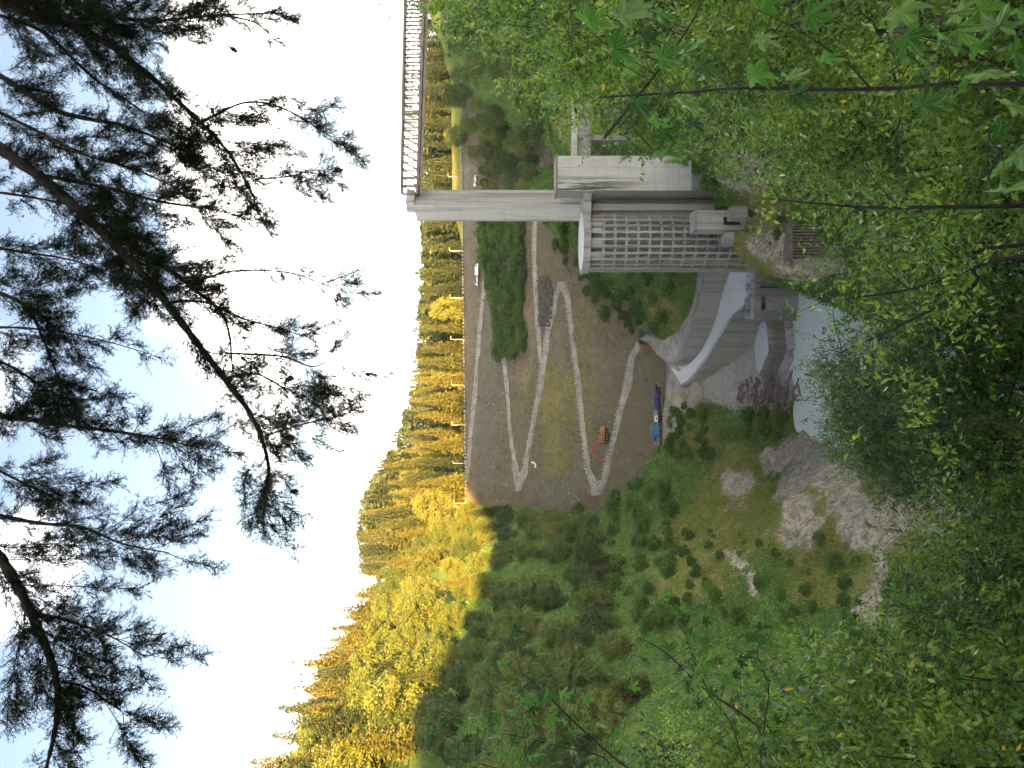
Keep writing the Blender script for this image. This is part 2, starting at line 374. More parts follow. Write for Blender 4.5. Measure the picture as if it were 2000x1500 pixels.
_Ys = np.r_[np.arange(2, 60, 0.25), np.arange(60, 470, 0.5)]
def hit(x, y):
    """where the line of sight through picture position (x, y) meets the ground"""
    X = (750.0-y)*_Ys/F; Z = (1000.0-x)*_Ys/F
    k = np.nonzero(hgt(X, _Ys) >= Z)[0]
    if len(k) == 0: return None
    D = _Ys[k[0]]; return Vector(((750.0-y)*D/F, D, float(hgt(np.array((750.0-y)*D/F), np.array(D)))))
def pix(X, Y, Z): return 1000-Z/np.maximum(Y, 1)*F, 750-X/np.maximum(Y, 1)*F

# what grows where on the open slopes: bare rock, dry grass, green cover (properties of the ground itself)
px_, py_ = pix(GX, GY, GZ)
def blob(px, py, cx, cy, rx, ry, rot=0.0):
    c, s = math.cos(rot), math.sin(rot); a = ((px-cx)*c+(py-cy)*s)/rx; b = (-(px-cx)*s+(py-cy)*c)/ry
    return np.clip(1.35-(a*a+b*b), 0, 1)
ROCKS = [(1430, 945, 38, 48, 0), (1590, 895, 85, 70, -0.5), (1555, 995, 36, 70, -0.5), (1530, 1050, 26, 34, -0.6), (1450, 1110, 14, 60, -0.6), (1690, 1030, 50, 54, 0.2), (1655, 925, 30, 80, -0.6),
         (1720, 1120, 26, 38, 0.2), (1725, 1195, 44, 30, 0), (1790, 930, 50, 60, 0), (1640, 965, 36, 110, -0.6), (1615, 845, 55, 50, 0), (1760, 985, 40, 50, 0.3), (1500, 900, 26, 30, 0), (1830, 1030, 35, 30, 0), (1880, 960, 50, 80, 0), (1470, 330, 60, 48, 0), (1545, 500, 62, 46, 0.4), (1600, 520, 50, 40, 0), (1440, 415, 40, 30, 0), (1500, 470, 40, 30, 0)]
def rockmask(X, Y, Z):
    p, q = pix(X, Y, Z); p = p+vnoise(X, Y, 6, 51)*40+vnoise(X, Y, 2.5, 52)*22; q = q+vnoise(X, Y, 6, 53)*40+vnoise(X, Y, 2.5, 54)*22
    m = 0
    for r in ROCKS: m = np.maximum(m, blob(p, q, *r))
    return np.where((Y > 85) & (Y < 225), m, 0)
def siltmask(X, Y, Z):
    m = np.clip((Y-205)/8, 0, 1)*np.clip((X+8-(Y-215)*-0.15+vnoise(X, Y, 7, 60)*9)/7, 0, 1)*np.clip((-46-Z)/5+0.4, 0, 1)*np.clip((262-Y)/6, 0, 1)
    return m*np.clip((17-X)/6, 0, 1)
def grassmask(X, Y, Z):
    p, q = pix(X, Y, Z); p = p+vnoise(X, Y, 9, 71)*70; q = q+vnoise(X, Y, 9, 72)*70
    m = np.maximum.reduce([blob(p, q, 1370, 1080, 120, 90, -0.6), blob(p, q, 1450, 980, 90, 110, -0.5), blob(p, q, 1640, 960, 60, 150, -0.6), blob(p, q, 1600, 1040, 90, 90), blob(p, q, 1770, 1000, 90, 130),
                           blob(p, q, 1640, 1120, 90, 70), blob(p, q, 1490, 470, 70, 90), blob(p, q, 1330, 830, 70, 60), blob(p, q, 1300, 610, 60, 60), blob(p, q, 1110, 250, 50, 60)])
    return np.where((Y > 85) & (Y < 300), m, 0)
rk = rockmask(GX, GY, GZ); gz_ = rk*(fbm(GX, GY, 9, 31, 4)*4.0+vnoise(GX, GY, 3.2, 33)*2.4); GZ += gz_
sl = siltmask(GX, GY, GZ); gr = grassmask(GX, GY, GZ)
cols = np.stack([rk, gr, sl, np.ones_like(rk)], -1)
ny, nx = GX.shape; idx = np.arange(nx*ny).reshape(ny, nx)
faces = np.stack([idx[:-1, :-1], idx[:-1, 1:], idx[1:, 1:], idx[1:, :-1]], -1).reshape(-1, 4)
t = NT('hillside_ground'); P = t.pos(); ms = t.attr('cover'); sp = t.n('ShaderNodeSeparateColor'); t.l(ms, sp.inputs[0])
n1 = t.noise(P, 0.22, 6, 0.65); n2 = t.noise(P, 1.3, 7, 0.7); n3 = t.noise(P, 0.6, 8, 0.75)
green = t.ramp(n1, [(0.3, (0.055, 0.095, 0.028)), (0.55, (0.09, 0.145, 0.036)), (0.75, (0.14, 0.17, 0.055))])
grass = t.ramp(n1, [(0.25, (0.13, 0.165, 0.045)), (0.55, (0.20, 0.195, 0.07)), (0.8, (0.27, 0.225, 0.115))])
rockc = t.ramp(n3, [(0.30, (0.10, 0.092, 0.080)), (0.42, (0.28, 0.24, 0.18)), (0.56, (0.44, 0.385, 0.30)), (0.74, (0.56, 0.50, 0.41))])
crk = t.math('ABSOLUTE', t.math('SUBTRACT', t.noise(t.pos((1, 1, 1.6)), 0.33, 7, 0.7, 0.8), 0.5)); rockc = t.mix(t.ramp(crk, [(0.0, 0.75), (0.035, 0.0)]), rockc, (0.085, 0.08, 0.06))
siltc = t.ramp(n3, [(0.25, (0.20, 0.20, 0.185)), (0.75, (0.37, 0.37, 0.35))])
jit = t.math('ADD', t.math('MULTIPLY', t.math('SUBTRACT', n2, 0.5), 1.5), t.math('MULTIPLY', t.math('SUBTRACT', n3, 0.5), 1.1))
def thr(ch): return t.ramp(t.math('ADD', sp.outputs[ch], jit), [(0.36, 0.0), (0.64, 1.0)])
c = t.mix(thr(1), green, grass); c = t.mix(thr(0), c, rockc); c = t.mix(thr(2), c, siltc)
M['ground'] = t.done(t.bsdf(c, 0.95, t.math('ADD', n2, t.math('MULTIPLY', n3, 2.0)), 0.8, 0.5, spec=0.15))
ground = link('ground', fast_mesh('ground', np.stack([GX, GY, GZ], -1), faces, {'cover': cols}, True), M['ground'])
tag(ground, kind='structure')

# river pool: turbid glacial water
t = NT('turbid_water'); P = t.pos((1, 1, 1)); wv = t.noise(P, 0.55, 4, 0.6); wl = t.noise(P, 0.06, 3, 0.5)
M['water'] = t.done(t.bsdf(t.ramp(wl, [(0.3, (0.60, 0.655, 0.60)), (0.7, (0.68, 0.73, 0.67))]), 0.10, wv, 0.12, 0.25, spec=0.5, ior=1.33))
wm = MB(); wm.add([(-120, 60, WATER_Z), (140, 60, WATER_Z), (140, 245, WATER_Z), (-120, 245, WATER_Z)], [(0, 1, 2, 3)])
tag(wm.build('water', M['water']), kind='structure')

# ------------------------------------------------------------------ dam
dxs = np.arange(-84, 139, 1.0); dss = np.arange(-9, 126, 1.0)
DX, DS = np.meshgrid(dxs, dss)
DYv = DY0-DSK*DX-np.clip(DS, -7, None)*0.8; DYv = np.where(DS < -7, DY0-DSK*DX+9, DYv)
DZ = np.where(DS < 0, DCZ, dam_z(DX, DYv)); DZ = np.where(DS < -7, DCZ-5, DZ)
rough = fbm(DX, DS, 9, 80, 5)*0.9+vnoise(DX, DS, 1.7, 84)*0.35
DZ = DZ+np.where(DS > 1, rough, 0)
dp, dq = pix(DX, DYv, DZ)
jx = vnoise(DX, DS, 8, 90)*34+vnoise(DX, DS, 3, 92)*22; jy = vnoise(DX, DS, 8, 91)*80+vnoise(DX, DS, 3, 93)*40
def bx_(p, q, x0, x1, y0, y1, s=9): return np.clip((p-x0)/s, 0, 1)*np.clip((x1-p)/s, 0, 1)*np.clip((q-y0)/s, 0, 1)*np.clip((y1-q)/s, 0, 1)
yg = np.maximum(bx_(dp+jx, dq+jy, 1052, 1110, 715, 945, 14), 0.7*bx_(dp+jx, dq+jy, 1100, 1140, 720, 830, 14))       # mossy, yellow-green band
yg = np.maximum(yg, 0.6*bx_(dp+jx, dq+jy, 1015, 1050, 700, 830, 14)); yg = np.maximum(yg, 0.45*bx_(dp+jx, dq+jy, 1130, 1180, 560, 900, 18))
gy_ = np.maximum(bx_(dp+jx, dq+jy, 930, 990, 560, 960, 12), bx_(dp+jx, dq+jy, 1150, 1200, 640, 960, 12))*0.8
gy_ = np.maximum(gy_, bx_(dp+jx, dq+jy, 1020, 1150, 930, 1010, 12))
br = np.maximum(bx_(dp+jx, dq+jy, 1000, 1055, 560, 760, 14), bx_(dp+jx, dq+jy, 900, 935, 300, 1000, 10)*0.8)
br = np.maximum(br, 0.6*bx_(dp+jx, dq+jy, 1000, 1200, 640, 720, 14))
cols = np.stack([yg, gy_, br, np.ones_like(yg)], -1)
ny, nx = DX.shape; idx = np.arange(nx*ny).reshape(ny, nx)
faces = np.stack([idx[:-1, :-1], idx[1:, :-1], idx[1:, 1:], idx[:-1, 1:]], -1).reshape(-1, 4)
t = NT('rockfill_face'); P = t.pos(); ms = t.attr('cover'); sp = t.n('ShaderNodeSeparateColor'); t.l(ms, sp.inputs[0])
n1 = t.noise(P, 0.075, 9, 0.72, 0.6); n2 = t.noise(P, 0.55, 9, 0.8); n4 = t.noise(P, 2.0, 4, 0.7)
base = t.ramp(n1, [(0.32, (0.085, 0.090, 0.040)), (0.44, (0.17, 0.138, 0.078)), (0.56, (0.16, 0.140, 0.090)), (0.70, (0.26, 0.215, 0.140))])
c = t.mix(t.math('MULTIPLY', sp.outputs[1], 0.75), base, t.ramp(n1, [(0.3, (0.115, 0.112, 0.085)), (0.7, (0.195, 0.183, 0.142))]))
c = t.mix(t.math('MULTIPLY', sp.outputs[2], 0.8), c, t.ramp(n1, [(0.3, (0.17, 0.130, 0.090)), (0.7, (0.26, 0.21, 0.155))]))
ygf = t.math('MULTIPLY', sp.outputs[0], t.ramp(n2, [(0.35, 0.35), (0.6, 1.0)]))
c = t.mix(t.math('MULTIPLY', ygf, 0.75), c, t.ramp(n1, [(0.3, (0.19, 0.175, 0.040)), (0.7, (0.30, 0.265, 0.06))]))
c = t.mix(t.ramp(n2, [(0.38, 0.55), (0.55, 0.0)]), c, (0.07, 0.066, 0.056)); c = t.mix(t.ramp(n4, [(0.6, 0.0), (0.75, 0.5)]), c, (0.36, 0.345, 0.31))
M['dam'] = t.done(t.bsdf(c, 0.95, t.math('ADD', n2, n4), 0.9, 0.5, spec=0.15))
dam = link('earth_dam', fast_mesh('earth_dam', np.stack([DX, DYv, DZ], -1), faces, {'cover': cols}, True), M['dam'])
tag(dam, 'high rockfill dam face crossed by zigzag gravel roads', 'dam')

r = RND(140); m = MB()
def stone_mesh(seed):
    r = RND(seed); m = MB(); d = (1+r.uniform(-.2, .2), 0.8+r.uniform(-.2, .2), 0.75+r.uniform(-.15, .15))
    m.box((0, 0, 0), d); m.v = [tuple(np.array(p)*(1+r.uniform(-.18, .18))) for p in m.v]; return m
kinds_ = [stone_mesh(2000+k) for k in range(12)]
for k in range(7000):
    i = r.randint(12, ny-2); j = r.randint(2, nx-2); q = kinds_[k % 12]; s_ = .22+.75*r.uniform()**3; R_ = Matrix.Rotation(r.uniform(0, 6.3), 3, (r.normal(), r.normal(), r.normal()+.01)); c_ = Vector((DX[i, j]+r.uniform(-.5, .5), DYv[i, j], DZ[i, j]+.12*s_))
    m.add([c_+R_@(Vector(p)*s_) for p in q.v], q.f)
rp = tag(m.build('riprap_stones', M['riprap'], dam), kind='stuff')
def dam_pt(x, y, lift=0.0):
    a = (750.0-y)/F; b = (x-1000.0)/F; Y = (DSL*DY0-DCZ)/(DSL*(1+DSK*a)+b); p = at(x, y, Y)
    return p+Vector((0, -0.6, 0.8))*lift
def spline(pts, n=8):
    P = np.array([tuple(p) for p in pts], float); out = []
    for i in range(len(P)-1):
        p0, p1, p2, p3 = P[max(i-1, 0)], P[i], P[i+1], P[min(i+2, len(P)-1)]
        for k in range(n):
            s = k/n; out.append(0.5*((2*p1)+(-p0+p2)*s+(2*p0-5*p1+4*p2-p3)*s*s+(-p0+3*p1-3*p2+p3)*s**3))
    out.append(P[-1]); return np.array(out)
def ribbon(name, up, lo, mat, skirt=1.2, cross=4):
    """road sheet between two edge lines, with a skirt that buries its edges in the slope"""
    up = [Vector(p) for p in up]; lo = [Vector(p) for p in lo]; n = len(up); v = []; f = []
    for i in range(n):
        row = [up[i]-Vector((0, 0, skirt))]+[up[i].lerp(lo[i], k/cross)+Vector((0, 0, -0.12*math.sin(math.pi*2*k/cross)**2+random.uniform(-.04, .04))) for k in range(cross+1)]+[lo[i]-Vector((0, 0, skirt))]
        v += row
    w = cross+3
    for i in range(n-1):
        for k in range(w-1): f.append((i*w+k, (i+1)*w+k, (i+1)*w+k+1, i*w+k+1))
    me = bpy.data.meshes.new(name); me.from_pydata([tuple(p) for p in v], [], f); me.update()
    for p in me.polygons: p.use_smooth = True
    return tag(link(name, me, mat), kind='structure')
def stone_row(name, pts, size, step, mat, seed=1, jit=0.15):
    r = RND(seed); m = MB(); pts = [Vector(p) for p in pts]; acc = 0
    for a, b in zip(pts[:-1], pts[1:]):
        L = (b-a).length; s = step-acc
        while s < L:
            p = a.lerp(b, s/L)+Vector((r.uniform(-jit, jit), r.uniform(-jit, jit), size*0.3)); k = stone_mesh(r.randint(1e6)); sc_ = size*r.uniform(0.6, 1.25); rz = r.uniform(0, 6.3)
            R = Matrix.Rotation(rz, 3, 'Z'); m.add([p+R@(Vector(q)*sc_) for q in k.v], k.f); s += step*r.uniform(0.8, 1.3)
        acc = max(0.0, step-(s-L)) if False else 0.0
    return tag(m.build(name, mat), kind='stuff')
# haul roads down the face: centre line in the picture, width across it
ROADS = [
    ([(946, 545), (942, 600), (936, 660), (928, 760), (920, 840), (915, 895), (911, 940)], 2.4, 0.5),
    ([(941, 430), (943, 500), (950, 540), (963, 590), (980, 680), (992, 780), (1000, 870), (1008, 920), (1011, 950)], 3.2, 0.5),
    ([(1012, 958), (1018, 940), (1026, 910), (1040, 835), (1053, 765), (1063, 695), (1074, 630), (1084, 585), (1093, 562)], 6.0, 0.9),
    ([(1095, 556), (1104, 568), (1112, 610), (1123, 700), (1134, 800), (1143, 880), (1153, 935), (1160, 955)], 4.4, 0.7),
    ([(1163, 962), (1172, 955), (1180, 938), (1190, 890), (1205, 832), (1220, 772), (1232, 712), (1244, 678), (1256, 662)], 8.0, 0.9),
    ([(1050, 420), (1044, 440), (1043, 500), (1046, 560), (1050, 640), (1056, 700), (1061, 712)], 4.0, 0.5),
]
for i, (cl, w, ls) in enumerate(ROADS):
    s = spline([(x, y, 0) for x, y in cl], 8)
    q1, q2 = RND(60+i), RND(80+i); e1 = np.convolve(q1.normal(0, 1, len(s)+4), np.ones(5)/5, 'valid')*.45; e2 = np.convolve(q2.normal(0, 1, len(s)+4), np.ones(5)/5, 'valid')*.45
    up = [dam_pt(x-w/2*(1+e1[k]), y, 0.75) for k, (x, y, _) in enumerate(s)]; lo = [dam_pt(x+w/2*(1+e2[k]), y, 1.15) for k, (x, y, _) in enumerate(s)]
    ribbon('road', up, lo, M['road'], 2.0)
    stone_row('edge_stones', lo, 0.5, 1.0, M['edge_stone'], 100+i, .3); 
    if w > 4: stone_row('edge_stones', up, 0.45, 1.1, M['edge_stone'], 150+i, .3)
# hairpin fans
for k, poly in enumerate(([(1000, 905), (1004, 925), (1010, 962), (1020, 950), (1026, 915), (1014, 925)], [(1146, 905), (1152, 935), (1158, 968), (1176, 966), (1183, 935), (1166, 940)], [(1088, 572), (1092, 552), (1100, 550), (1108, 566), (1110, 590), (1098, 566)])):
    m = MB(); ps = [dam_pt(x, y, 0.7) for x, y in poly]; n = len(ps); cen = sum(ps, Vector())/n
    m.add(ps+[p-Vector((0, 0, 2.5)) for p in ps]+[cen], [(i, (i+1) % n, 2*n) for i in range(n)]+[((i+1) % n, i, n+i, n+(i+1) % n) for i in range(n)])
    tag(m.build('road', M['road']), kind='structure')
# pale guard stones along the crest
stone_row('edge_stones', [dam_pt(906+3*math.sin(k), y, 0.5) if False else Vector((X, DY0-DSK*X-0.3, DCZ+0.1)) for k, (X, y) in enumerate(zip(np.linspace(-62, 110, 40), range(40)))], 0.8, 1.3, M['edge_stone'], 77)
# dark dry-stone retaining wall below the bench road
wall = empty('stone_retaining_wall', dam_pt(1070, 600), 'dark dry-stone retaining wall beside the upper haul road', 'wall')
rr = RND(5); sm = [stone_mesh(900+k).mesh('stone') for k in range(6)]
for q in sm: q.materials.append(M['dark_stone'])
cnt = 0
for r_ in range(9):
    for k in range(24):
        y = 637-k*4.0-rr.uniform(0, 1.5); x = 1057+r_*3.3+rr.uniform(-.6, .6)
        if x > 1090-(k-14)*1.6 and k > 14: continue
        if x > 1078+max(0, 0.55*(k)): continue
        o = bpy.data.objects.new('stone', sm[rr.randint(6)]); COL.objects.link(o); o.parent = wall; o.matrix_parent_inverse = Matrix.Translation(-wall.location)
        o.location = dam_pt(x, y, 0.9+rr.uniform(0, .5)); o.scale = (0.95, 0.8, 0.8); o.rotation_euler = (rr.uniform(-.4, .4), rr.uniform(-.4, .4), rr.uniform(-.4, .4)); cnt += 1
# ------------------------------------------------------------------ haul roads and walls beside the pool
def A(rows): return [at(*r) for r in rows]
up_in = A([(1352, 470, 226), (1360, 510, 230), (1361, 540, 233), (1357, 575, 236), (1345, 612, 240), (1326, 640, 246), (1310, 656, 251), (1290, 655, 257), (1266, 650, 263), (1248, 662, 266)])
up_out = A([(1380, 470, 221), (1380, 510, 225), (1377, 540, 228), (1371, 570, 231), (1357, 622, 235), (1341, 672, 240), (1331, 700, 243), (1315, 712, 247), (1290, 700, 254), (1268, 672, 260)])
su, so = spline(up_in, 6), spline(up_out, 6)
ribbon('road', su, so, M['road'], 3.0, 6)
lo_in = A([(1415, 480, 226), (1414, 530, 229.5), (1405, 570, 232.5), (1395, 620, 235.5), (1378, 665, 238.5), (1350, 706, 242), (1325, 716, 246), (1300, 700, 253)])
lo_out = A([(1484, 480, 211), (1478, 536, 213), (1462, 590, 216), (1432, 624, 223), (1405, 670, 229.5), (1378, 712, 234), (1352, 743, 238.5), (1332, 755, 243)])
li, lo = spline(lo_in, 6), spline(lo_out, 6)
ribbon('road', li, lo, M['silt'], 3.0, 6)
# open apron where the roads meet, below the dam
ap_a = spline(A([(1262, 652, 262), (1290, 690, 255), (1300, 720, 252), (1297, 760, 250.5), (1292, 810, 250.5), (1290, 880, 251)]), 6)
ap_b = spline(A([(1345, 700, 246), (1352, 742, 239), (1362, 770, 238), (1345, 800, 243), (1318, 820, 247), (1306, 885, 249)]), 6)
ribbon('road', ap_a, ap_b, M['road'], 2.0, 6)
stone_row('edge_stones', [Vector(p)+Vector((0, 0, .1)) for p in spline(A([(1247, 688, 258), (1252, 672, 260), (1262, 670, 259.6), (1282, 692, 255), (1296, 722, 251.8), (1295, 745, 251)]), 6)], 0.7, 1.4, M['edge_stone'], 301)

def strip_wall(parent, name, top, bot, thick, mat, step=1):
    """a curved wall built as separate poured segments"""
    n = len(top); c = 0
    for i in range(0, n-1, step):
        a, b = Vector(top[i]), Vector(top[min(i+step, n-1)]); d = (b-a); d.z = 0; L = d.length; d.normalize(); nrm = Vector((d.y, -d.x, 0))
        if nrm.y < 0: nrm = -nrm
        a2, b2 = a+d*0.03-nrm*.3, b-d*0.03-nrm*.3; off = nrm*(thick+.25)
        za, zb = bot[i], bot[min(i+step, n-1)]
        p = [Vector((a2.x, a2.y, za)), Vector((b2.x, b2.y, zb)), Vector((b2.x, b2.y, zb))+off, Vector((a2.x, a2.y, za))+off, a2, b2, b2+off, a2+off]
        MB().hexa(p).build(name, mat, parent); c += 1
def railing(parent, line, h=1.1, step=2.4, mat=None, r=0.05):
    line = [Vector(p) for p in line]; post = []; acc = step
    for a, b in zip(line[:-1], line[1:]):
        L = (b-a).length; s = step-acc
        while s <= L:
            post.append(a.lerp(b, s/L)); s += step
        acc = L-(s-step)
    pm = MB().box((0, 0, h/2), (0.22, 0.22, h)).mesh('post'); pm.materials.append(mat)
    for p in post:
        o = bpy.data.objects.new('post', pm); COL.objects.link(o); o.parent = parent; o.matrix_parent_inverse = Matrix.Translation(-parent.location); o.location = p
    for zz in (h, h*0.55):
        MB().tube([p+Vector((0, 0, zz)) for p in post], 0.07, 4).build('rail', mat, parent)
w1 = empty('retaining_wall', at(1400, 560, 229), 'curved concrete retaining wall under the upper haul road, behind the round tower', 'wall')
zb = np.interp(np.arange(len(so)), [0, 18, 30, 36, 42, 54], [-62.5, -62.0, -60.6, -58.2, -54.0, -46])
topw = [Vector(p)+Vector((0, 0, 0.35)) for p in so[:39]]
strip_wall(w1, 'wall_segment', topw, zb[:39]-2.0, 0.7, M['wall_concrete'], 2)
railing(w1, topw, 1.1, 2.3, M['steel'])
w2 = empty('retaining_wall', at(1450, 660, 228), 'tall curved concrete wall carrying the pale lower haul road above the pool deck', 'wall')
topw = [Vector(p)+Vector((0, 0, 0.35)) for p in lo[6:43]]
zb = np.interp(np.arange(len(topw)), [0, 12, 18, 24, 30, 36], [-77, -73, -69.5, -66, -61, -55.5])
strip_wall(w2, 'wall_segment', topw, zb-1.5, 0.8, M['wall_concrete'], 2)
railing(w2, topw[9:], 1.1, 2.0, M['steel'])
# ------------------------------------------------------------------ intake headwall and pool deck
hw = empty('intake_headwall', at(1550, 590, 213), 'concrete intake headwall with trash rack at the pool edge', 'intake')
def lpt(y, z, D): return Vector(((750.0-y)*D/F, D, z))
def vwall(parent, name, y0, y1, z0, z1, D0, D1, th, mat):
    a, b = lpt(y0, 0, D0), lpt(y1, 0, D1); o = Vector((0.15, 1, 0)).normalized()*th
    p = [Vector((a.x, a.y, z0)), Vector((b.x, b.y, z0)), Vector((b.x, b.y, z0))+o, Vector((a.x, a.y, z0))+o, Vector((a.x, a.y, z1)), Vector((b.x, b.y, z1)), Vector((b.x, b.y, z1))+o, Vector((a.x, a.y, z1))+o]
    return MB().hexa(p).build(name, mat, parent)
ZT = -65.6
vwall(hw, 'pier', 627, 607, -80, ZT, 212, 212, 2.4, M['concrete_dark'])
vwall(hw, 'pier', 578, 563, -80, ZT-.4, 210.5, 210.5, 3.4, M['concrete_brown'])
vwall(hw, 'pier', 546, 520, -80, ZT-.2, 212, 212, 3.0, M['concrete_dark'])
vwall(hw, 'lintel', 607, 578, ZT-1.6, ZT-.2, 212.5, 212.5, 2.0, M['concrete'])
vwall(hw, 'lintel', 563, 546, ZT-1.4, ZT-.2, 212.5, 212.5, 2.0, M['concrete'])
vwall(hw, 'back_wall', 625, 520, -80, ZT-.6, 217, 217, 1.0, M['concrete_dark'])
vwall(hw, 'parapet', 625, 520, ZT-.1, ZT+0.9, 213.5, 213.5, 0.5, M['concrete_pale'])
vwall(hw, 'deck_slab', 627, 520, ZT-.9, ZT-.15, 213.2, 213.2, 5.0, M['concrete'])
for k in range(9):
    y = 605-k*3.1; MB().bar(lpt(y, -78, 210.4), lpt(y, -68.4, 212.3), 0.26).build('rack_bar', M['concrete_pale'], hw)
for k in range(12):
    s = k/11; z = -78+9.6*s; D = 210.3+1.9*s; MB().bar(lpt(606.5, z, D), lpt(578.5, z, D), 0.22).build('rack_crossbar', M['concrete_pale'], hw)
railing(hw, [lpt(626, ZT+.9, 213.7), lpt(522, ZT+.9, 213.7)], 1.1, 2.0, M['steel'])
# stacked gate gear on the deck
for k, (y, h, w) in enumerate(((618, 1.6, 1.2), (596, 1.3, 2.0), (586, 1.9, 1.0), (560, 1.5, 1.6))):
    b = MB().box(lpt(y, ZT+h/2-.1, 215.2), (w, 1.2, h)); b.box(lpt(y, ZT+h+.05, 215.2), (w+.25, 1.4, 0.3)); b.build('gate_hoist', M['concrete_pale'], hw)

pd = empty('pool_deck', at(1500, 660, 217), 'pointed concrete deck with sloping plinth standing in the pool below the haul road', 'deck')
ZD = -70.5
deck_px = [(1498, 619), (1502, 645), (1505, 686), (1486, 731), (1471, 713), (1459, 697), (1457, 682), (1468, 650)]
dk = [atz(x, y, ZD) for x, y in deck_px]; n = len(dk)
MB().add(dk+[p-Vector((0, 0, 8)) for p in dk], [tuple(range(n-1, -1, -1))]+[(i, (i+1) % n, n+(i+1) % n, n+i) for i in range(n)]).build('deck_top', M['silt'], pd)
fr = dk[:4]
for i in range(3):                                            # parapet, face panels, plinth along the water
    a, b = fr[i], fr[i+1]; d = (b-a).normalized(); out = Vector((d.y, -d.x, 0))
    if out.y > 0: out = -out
    MB().hexa([a+Vector((0, 0, -.8)), b+Vector((0, 0, -.8)), b+out*.5+Vector((0, 0, -.8)), a+out*.5+Vector((0, 0, -.8)), a+Vector((0, 0, .55)), b+Vector((0, 0, .55)), b+out*.5+Vector((0, 0, .55)), a+out*.5+Vector((0, 0, .55))]).build('parapet', M['concrete'], pd)
    k = max(1, int((b-a).length/2.2))
    for j in range(k):
        p, q = a.lerp(b, (j+.015)/k), a.lerp(b, (j+.985)/k)
        MB().hexa([Vector((v.x, v.y, 0))+out*o+Vector((0, 0, z)) for z in (-79, ZD-.8) for v, o in ((p, 0), (q, 0), (q, .42), (p, .42))]).build('face_panel', M['concrete_brown'] if i < 2 else M['concrete_dark'], pd)
    MB().hexa([a+Vector((0, 0, -9)), b+Vector((0, 0, -9)), b+out*3.2+Vector((0, 0, -9)), a+out*3.2+Vector((0, 0, -9)), a+Vector((0, 0, -4.0)), b+Vector((0, 0, -4.0)), b+out*2.2+Vector((0, 0, -5.0)), a+out*2.2+Vector((0, 0, -5.0))]).build('plinth', M['concrete_pale'], pd)

# ------------------------------------------------------------------ round intake tower
TC = Vector(((750-471)*178/F, 178.0, 0)); TR = 6.94
tw = empty('round_intake_tower', (TC.x, TC.y, -66), 'round concrete intake tower ringed with columns and open grid of beams', 'tower')
MB().cyl(TC, TR-1.75, -70, -17.3, 40).build('core_wall', M['concrete_dark'], tw)  # shade between the columns put into its darker concrete
rs = MB(); rs.cyl(TC, TR+0.35, -17.2, -16.1, 48); rs.build('roof_slab', M['concrete'], tw)
MB().cyl(TC, TR+0.55, -16.1, -15.6, 48).build('roof_kerb', M['concrete'], tw)
MB().cyl(TC, TR-0.5, -15.6, -15.52, 48).build('roof_deck', M['silt'], tw)
zs = [-20.0-2.52*k for k in range(19)]
NCOL = 28
for k in range(NCOL):
    a = 2*math.pi*(k+.5)/NCOL; d = Vector((math.cos(a), math.sin(a), 0))
    m = MB().box(TC+d*(TR-.5)+Vector((0, 0, -43.6)), (1.0, 0.42, 52.8), a)
    for z in zs: m.box(TC+d*(TR-.62)+Vector((0, 0, z-.02)), (0.95, 0.66, 0.86), a)
    m.build('column', M['concrete'], tw)
for j, z in enumerate(zs):
    m = MB(); n = 56; ro, ri = TR-.32, TR-1.8; b = len(m.v)
    for zz, r in ((z-.26, ri), (z-.26, ro), (z+.26, ro), (z+.26, ri)):
        for k in range(n): m.v.append((TC.x+r*math.cos(2*math.pi*k/n), TC.y+r*math.sin(2*math.pi*k/n), zz))
    for q in range(4):
        for k in range(n): m.f.append((q*n+k, q*n+(k+1) % n, ((q+1) % 4)*n+(k+1) % n, ((q+1) % 4)*n+k))
    m.build('ring_beam', M['concrete'], tw)
for k in (18, 20, 22, 23):
    a = 2*math.pi*(k)/NCOL; d = Vector((math.cos(a), math.sin(a), 0))
    MB().box(TC+d*(TR-.75)+Vector((0, 0, -18.5)), (0.25, 1.05, 2.3), a).build('infill_panel', M['concrete_pale'], tw)

t = NT('stained_concrete'); P = t.pos(); big = t.noise(P, 0.3, 6, 0.65); col = t.mix(big, (0.27, 0.275, 0.255), (0.42, 0.425, 0.40))
st_n = t.noise(t.pos((1.0, 1.0, 0.04)), 1.6, 6, 0.75); sx_ = t.n('ShaderNodeSeparateXYZ'); t.l(P, sx_.inputs[0])
band_ = t.math('MULTIPLY', t.ramp(t.math('MULTIPLY', t.math('SUBTRACT', sx_.outputs[0], 41.0), 0.2), [(0.02, 1.0), (0.45, 0.75), (0.75, 0.12)]), t.ramp(t.math('MULTIPLY', t.math('ADD', sx_.outputs[2], 34.0), 0.05), [(0.1, 0.1), (0.75, 1.0)]))
col = t.mix(t.math('MULTIPLY', t.ramp(st_n, [(0.45, 0.0), (0.53, 1.0)]), band_), col, (0.022, 0.022, 0.020))
M['stained'] = t.done(t.bsdf(col, 0.9, t.noise(P, 2.5, 6, 0.7), 0.25, 0.03, spec=0.25))
